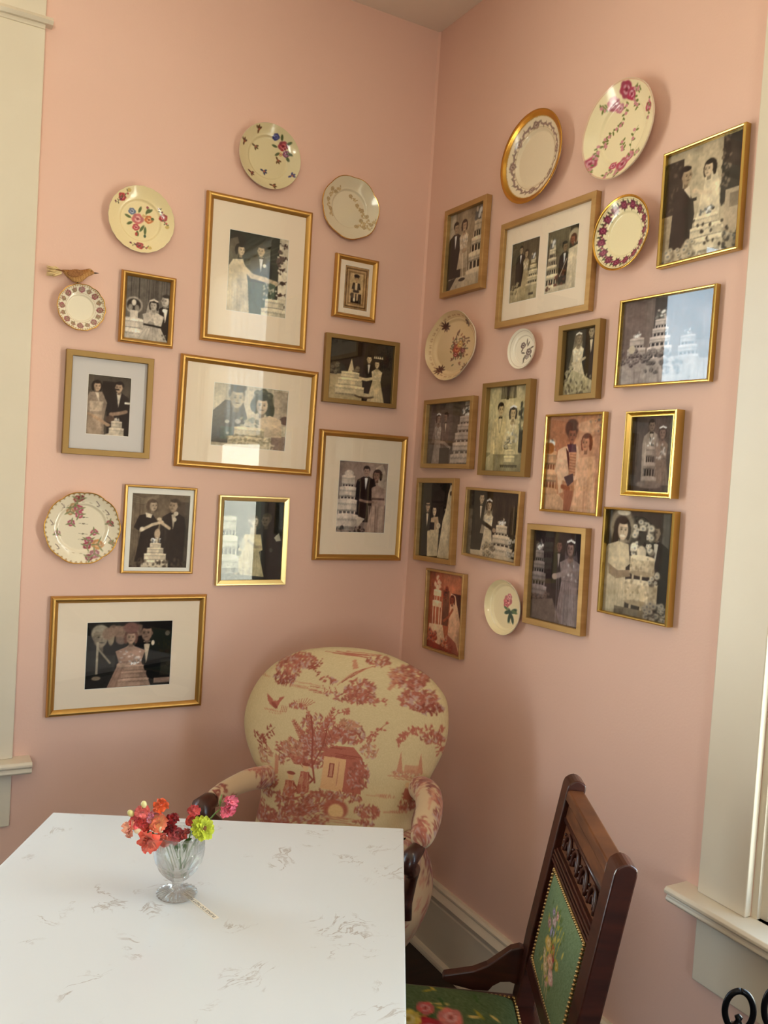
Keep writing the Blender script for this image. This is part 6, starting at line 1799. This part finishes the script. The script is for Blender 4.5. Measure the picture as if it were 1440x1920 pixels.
def side_chair():
    root = empty('carved_side_chair', 'dark carved wooden chair with green floral needlepoint seat and back, right of the table', 'chair', (-.469, -1.401, 0), (0, 0, rad(-120)))
    K = .081 / .475

    def yb(z): return (z - .47) * K
    # posts: slim square uprights, raked above the seat, rounded tops
    for s in (-1, 1):
        x = s * .199
        m = MB()
        w = .026
        prof = [(.0, .055), (.25, .02), (.44, .0), (.60, yb(.60)), (.80, yb(.80)), (.935, yb(.935))]
        fr_ = [(y_ - .020, z_) for z_, y_ in prof]; bk_ = [(y_ + .020, z_) for z_, y_ in prof]
        top = [(yb(.945) - .018 + .036 * k / 6, .945 + .009 * math.sin(PI * k / 6)) for k in range(7)]
        m.prism(fr_ + top + bk_[::-1], 'x', x - w, x + w)
        post = m.build('back_post', M_wood, root, bevel=.003)
    # helper in the raked plane
    def slab(m, x0, x1, z0, z1, f, b_):
        m.hexa([(x0, yb(z0) + f, z0), (x1, yb(z0) + f, z0), (x1, yb(z0) + b_, z0), (x0, yb(z0) + b_, z0), (x0, yb(z1) + f, z1), (x1, yb(z1) + f, z1), (x1, yb(z1) + b_, z1), (x0, yb(z1) + b_, z1)])
    m = MB(); slab(m, -.174, .174, .912, .934, -.019, .016); m.build('top_rail', M_walnut, root, bevel=.004)
    m = MB(); slab(m, -.174, .174, .872, .912, -.009, .010); m.build('crest_panel', M_walnut, root)
    m = MB()
    slab(m, -.174, .174, .808, .872, -.004, .010)
    cp = m.build('carved_band', M_walnut, root)
    # carved arches and incised dots on the band
    m = MB()
    for k in range(4):
        cx = -.112 + k * .075
        for (rr_, w_) in ((.024, .0045), (.012, .003)):
            pts = [(cx + rr_ * math.cos(a), yb(.828 + rr_ * 1.25 * math.sin(a)) - .007, .828 + rr_ * 1.25 * math.sin(a)) for a in np.linspace(-.3, PI + .3, 14)]
            m.tube(pts, w_, 6)
    for k in range(5):
        cx = -.150 + k * .075
        for dz in (0, .012, .024): m.ball((cx, yb(.822 + dz) - .006, .822 + dz), .0035, 1, 1, 1, 8, 6)
    slab(m, -.172, .172, .868, .875, -.012, 0); m.build('carving', M_wood, cp, smooth=True)
    m = MB()
    for k in range(4):
        cx = -.112 + k * .075
        m.ball((cx, yb(.832) - .0045, .832), .0095, 1, .3, 1.6, 10, 8)
    m.build('carving_shade', M_carveshade, cp, smooth=True)  # raised dark ovals imitate the shade of hollows in the carved band
    # reeded rail below
    m = MB()
    slab(m, -.174, .174, .776, .808, -.012, .012)
    for z in (.781, .790, .799): slab(m, -.174, .174, z, z + .005, -.017, -.011)
    m.build('reeded_rail', M_wood, root, bevel=.0015)
    # lower rail
    m = MB(); slab(m, -.174, .174, .535, .570, -.014, .014); m.build('lower_rail', M_wood, root, bevel=.004)
    for s in (-1, 1):
        m = MB(); x0, x1 = (.150, .174) if s > 0 else (-.174, -.150)
        slab(m, x0, x1, .570, .776, -.010, .012); m.build('back_stile', M_wood, root, bevel=.003)
    # needlepoint back pad
    cv = needle_back()
    nx, nz = 90, 70
    u = np.linspace(0, 1, nx); v = np.linspace(0, 1, nz)
    U, Vv = np.meshgrid(u, v, indexing='xy')
    X = -.150 + U * .300; Z = .571 + Vv * .205
    bul = ((1 - np.abs(2 * U - 1) ** 4) * (1 - np.abs(2 * Vv - 1) ** 4)) ** .5
    Y = (Z - .47) * K - .008 - .014 * bul
    V = np.stack([X, Y, Z], -1).reshape(-1, 3)
    mesh_arr('back_pad', V, grid_faces(nz, nx), M_needle, root, colors=cv.sample(U * 100, (1 - Vv) * 120).reshape(-1, 3))
    m = MB(); slab(m, -.150, .150, .571, .776, .000, .008); m.build('pad_backing', M_black, root)
    # studs round the pad
    m = MB()
    for k in range(34):
        x = -.145 + k * .290 / 33
        for z in (.7725, .577): m.ball((x, yb(z) - .013, z), .0060, .62, .8, .62, 8, 6)
    for k in range(24):
        z = .581 + k * .188 / 23
        for x in (-.1465, .1465): m.ball((x, yb(z) - .013, z), .0060, .62, .8, .62, 8, 6)
    m.build('stud_trim', M_beads, root, smooth=True)
    # seat
    m = MB()
    fr = [(-.222, .028), (.222, .028), (.240, -.40), (-.240, -.40)]
    m.prism(fr, 'z', .405, .452)
    m.build('seat_rail', M_wood, root, bevel=.006)
    cvs = needle_seat()
    n = 90
    u = np.linspace(0, 1, n); U, Vv = np.meshgrid(u, u, indexing='xy')
    half = .196 + .024 * Vv
    X = (U * 2 - 1) * half; Y = -.022 - Vv * .365
    bul = ((1 - np.abs(2 * U - 1) ** 5) * (1 - np.abs(2 * Vv - 1) ** 5)) ** .5
    Z = .452 + .034 * bul
    mesh_arr('seat_pad', np.stack([X, Y, Z], -1).reshape(-1, 3), grid_faces(n, n)[:, ::-1], M_needle, root, colors=cvs.sample(U * 100, Vv * 100).reshape(-1, 3))
    m = MB()
    for k in range(40):
        t = k / 39
        for s in (-1, 1):
            m.ball((s * (.200 + .024 * t), -.020 - .37 * t, .4545), .0046, 1, 1, .8, 7, 5)
        m.ball((-.198 + .396 * t, -.018, .4545), .0046, 1, 1, .8, 7, 5)
    m.build('seat_stud_trim', M_beads, root, smooth=True)
    # curved hip brackets from post to seat rail
    for s in (-1, 1):
        x = s * .216
        top = [(.006, .560), (-.010, .566), (-.030, .560), (-.055, .540), (-.080, .520), (-.110, .506), (-.150, .497), (-.175, .492)]
        bot = [(-.178, .482), (-.160, .472), (-.130, .466), (-.110, .462), (-.075, .462), (-.066, .474), (-.050, .484), (-.030, .486), (-.012, .480), (.0, .462)]
        MB().prism(top + bot, 'x', x - .012, x + .012).build('hip_bracket', M_wood, root, bevel=.003)
    # front legs and stretchers
    for s in (-1, 1):
        MB().lathe([(0, 0), (.012, 0), (.016, .05), (.012, .07), (.020, .12), (.016, .26), (.022, .30), (.022, .405), (0, .405)], 18, (s * .215, -.372, 0)).build('front_leg', M_wood, root, smooth=True)
    m = MB()
    m.tube([(-.215, -.372, .14), (.215, -.372, .14)], .010, 10); m.tube([(-.199, .03, .18), (.199, .03, .18)], .010, 10)
    for s in (-1, 1): m.tube([(s * .213, -.372, .18), (s * .199, .028, .18)], .009, 10)
    m.build('stretcher', M_wood, root, smooth=True)
    return root


side_chair()


# ------------------------------------------------------------------ wrought-iron stand at the lower right, only its scrolled top in view
def iron_stand():
    root = empty('wrought_iron_stand', 'black wrought-iron scrolled stand peeking in at the bottom right, below the window sill', 'stand', (-.479, -1.845, 0), (0, 0, rad(-53.8)))
    m = MB(); m.tube([(0, 0, .02), (0, 0, .78)], .008, 12); m.lathe([(0, .770), (.016, .770), (.020, .780), (.017, .790), (.007, .796), (.004, .802), (.006, .807), (0, .812)], 20); m.build('post', M_iron, root, smooth=True)
    for dx, rr_, zc in ((0, .0195, .816), (.056, .023, .836)):
        t = np.linspace(0, 2 * PI, 40)
        m = MB()
        m.tube([(dx + rr_ * math.sin(a) * 1.0, rr_ * .25 * math.sin(a), zc + rr_ * 1.55 * math.cos(a)) for a in t], .0040, 10, flat=1.2)
        m.build('scroll_ring', M_iron, root, smooth=True)
    m = MB(); m.tube([(.056, 0, .802), (.05, 0, .77), (.02, 0, .745), (0, 0, .72)], .005, 8); m.build('side_arm', M_iron, root, smooth=True)
    for k in range(3):
        a = k * 2 * PI / 3 + .4
        m = MB(); m.tube([(0, 0, .16), (.05 * math.cos(a), .05 * math.sin(a), .14), (.10 * math.cos(a), .10 * math.sin(a), .06), (.13 * math.cos(a), .13 * math.sin(a), .006)], .006, 8); m.build('leg', M_iron, root, smooth=True)
    return root


iron_stand()


# ------------------------------------------------------------------ daylight, lamp, camera
w = bpy.data.worlds.new('sky'); SC.world = w; w.use_nodes = True
nt = w.node_tree; nt.nodes.clear()
out = nt.nodes.new('ShaderNodeOutputWorld'); bg = nt.nodes.new('ShaderNodeBackground')
tc = nt.nodes.new('ShaderNodeTexCoord'); sx = nt.nodes.new('ShaderNodeSeparateXYZ'); rp = nt.nodes.new('ShaderNodeValToRGB')
mr = nt.nodes.new('ShaderNodeMapRange'); mr.inputs['From Min'].default_value = -1; mr.inputs['From Max'].default_value = 1
nt.links.new(tc.outputs['Generated'], sx.inputs[0]); nt.links.new(sx.outputs['Z'], mr.inputs['Value']); nt.links.new(mr.outputs[0], rp.inputs['Fac'])
cr = rp.color_ramp
cr.elements[0].position = 0; cr.elements[0].color = (.80, .71, .60, 1)
cr.elements[1].position = 1; cr.elements[1].color = (.16, .20, .27, 1)
for p, c in ((.40, (.90, .80, .68, 1)), (.50, (1.05, .95, .82, 1)), (.555, (.66, .74, .84, 1)), (.64, (.36, .47, .63, 1)), (.78, (.17, .21, .27, 1))):
    e = cr.elements.new(p); e.color = c
nt.links.new(rp.outputs[0], bg.inputs['Color']); bg.inputs['Strength'].default_value = SKY
nt.links.new(bg.outputs[0], out.inputs['Surface'])


def portal(name, loc, rot, sx_, sy_):
    l = bpy.data.lights.new(name, 'AREA'); l.shape = 'RECTANGLE'; l.size = sx_; l.size_y = sy_
    l.cycles.is_portal = True
    o = bpy.data.objects.new(name, l); COL.objects.link(o); o.location = loc; o.rotation_euler = rot
    return o


portal('window_portal', ((W1[0] + W1[1]) / 2, .15, (W1[2] + W1[3]) / 2), (rad(-90), 0, 0), W1[1] - W1[0], W1[3] - W1[2])
portal('window_portal', (.15, (W2[0] + W2[1]) / 2, (W2[2] + W2[3]) / 2), (rad(-90), 0, rad(-90)), W2[1] - W2[0], W2[3] - W2[2])
portal('window_portal', ((W3[0] + W3[1]) / 2, YR - .15, (W3[2] + W3[3]) / 2), (rad(90), 0, 0), W3[1] - W3[0], W3[3] - W3[2])

# pendant lamp hanging behind the viewer
lp = empty('pendant_lamp', 'white globe pendant lamp hanging from the ceiling behind the viewer', 'lamp', (-2.6, -3.4, 2.45))
ml = bpy.data.materials.new('lit_opal_globe'); ml.use_nodes = True
b = ml.node_tree.nodes['Principled BSDF']; b.inputs['Base Color'].default_value = lc((255, 240, 215)); b.inputs['Emission Color'].default_value = (1, .84, .67, 1); b.inputs['Emission Strength'].default_value = LAMP
MB().ball((0, 0, 0), .16, 1, 1, 1, 32, 20).build('globe', ml, lp, smooth=True)
MB().tube([(0, 0, .155), (0, 0, ZC - 2.45)], .008, 10).build('rod', M_brass, lp, smooth=True)
MB().lathe([(0, ZC - 2.45 - .03), (.05, ZC - 2.45 - .03), (.06, ZC - 2.45), (0, ZC - 2.45)], 24).build('ceiling_rose', M_brass, lp)

cam = bpy.data.cameras.new('camera'); co = bpy.data.objects.new('camera', cam); COL.objects.link(co)
cam.sensor_fit = 'VERTICAL'; cam.sensor_height = 36; cam.lens = 1620 / 1920 * 36
cam.clip_start = .02; cam.clip_end = 100
R = Matrix(((0.8717935947623803, -0.48584524675682794, 0.0626922988498906), (-0.03435724226237639, 0.06702096993279302, 0.9971598515250161), (-0.4886670727964095, -0.8714715060132859, 0.041736149457322645)))
co.matrix_world = Matrix.Translation((-1.59800023, -2.66222093, 1.58)) @ R.transposed().to_4x4()
SC.camera = co

vs_ = SC.view_settings
SC.display_settings.display_device = 'sRGB'
vs_.view_transform = 'Standard'; vs_.look = 'None'; vs_.gamma = 1; vs_.use_curve_mapping = False
vs_.exposure = EXPO
SC.cycles.use_denoising = True
SC.cycles.max_bounces = 10; SC.cycles.diffuse_bounces = 6; SC.cycles.transmission_bounces = 8; SC.cycles.transparent_max_bounces = 12
SC.cycles.caustics_refractive = True; SC.cycles.caustics_reflective = False
SC.cycles.sample_clamp_indirect = 4.0
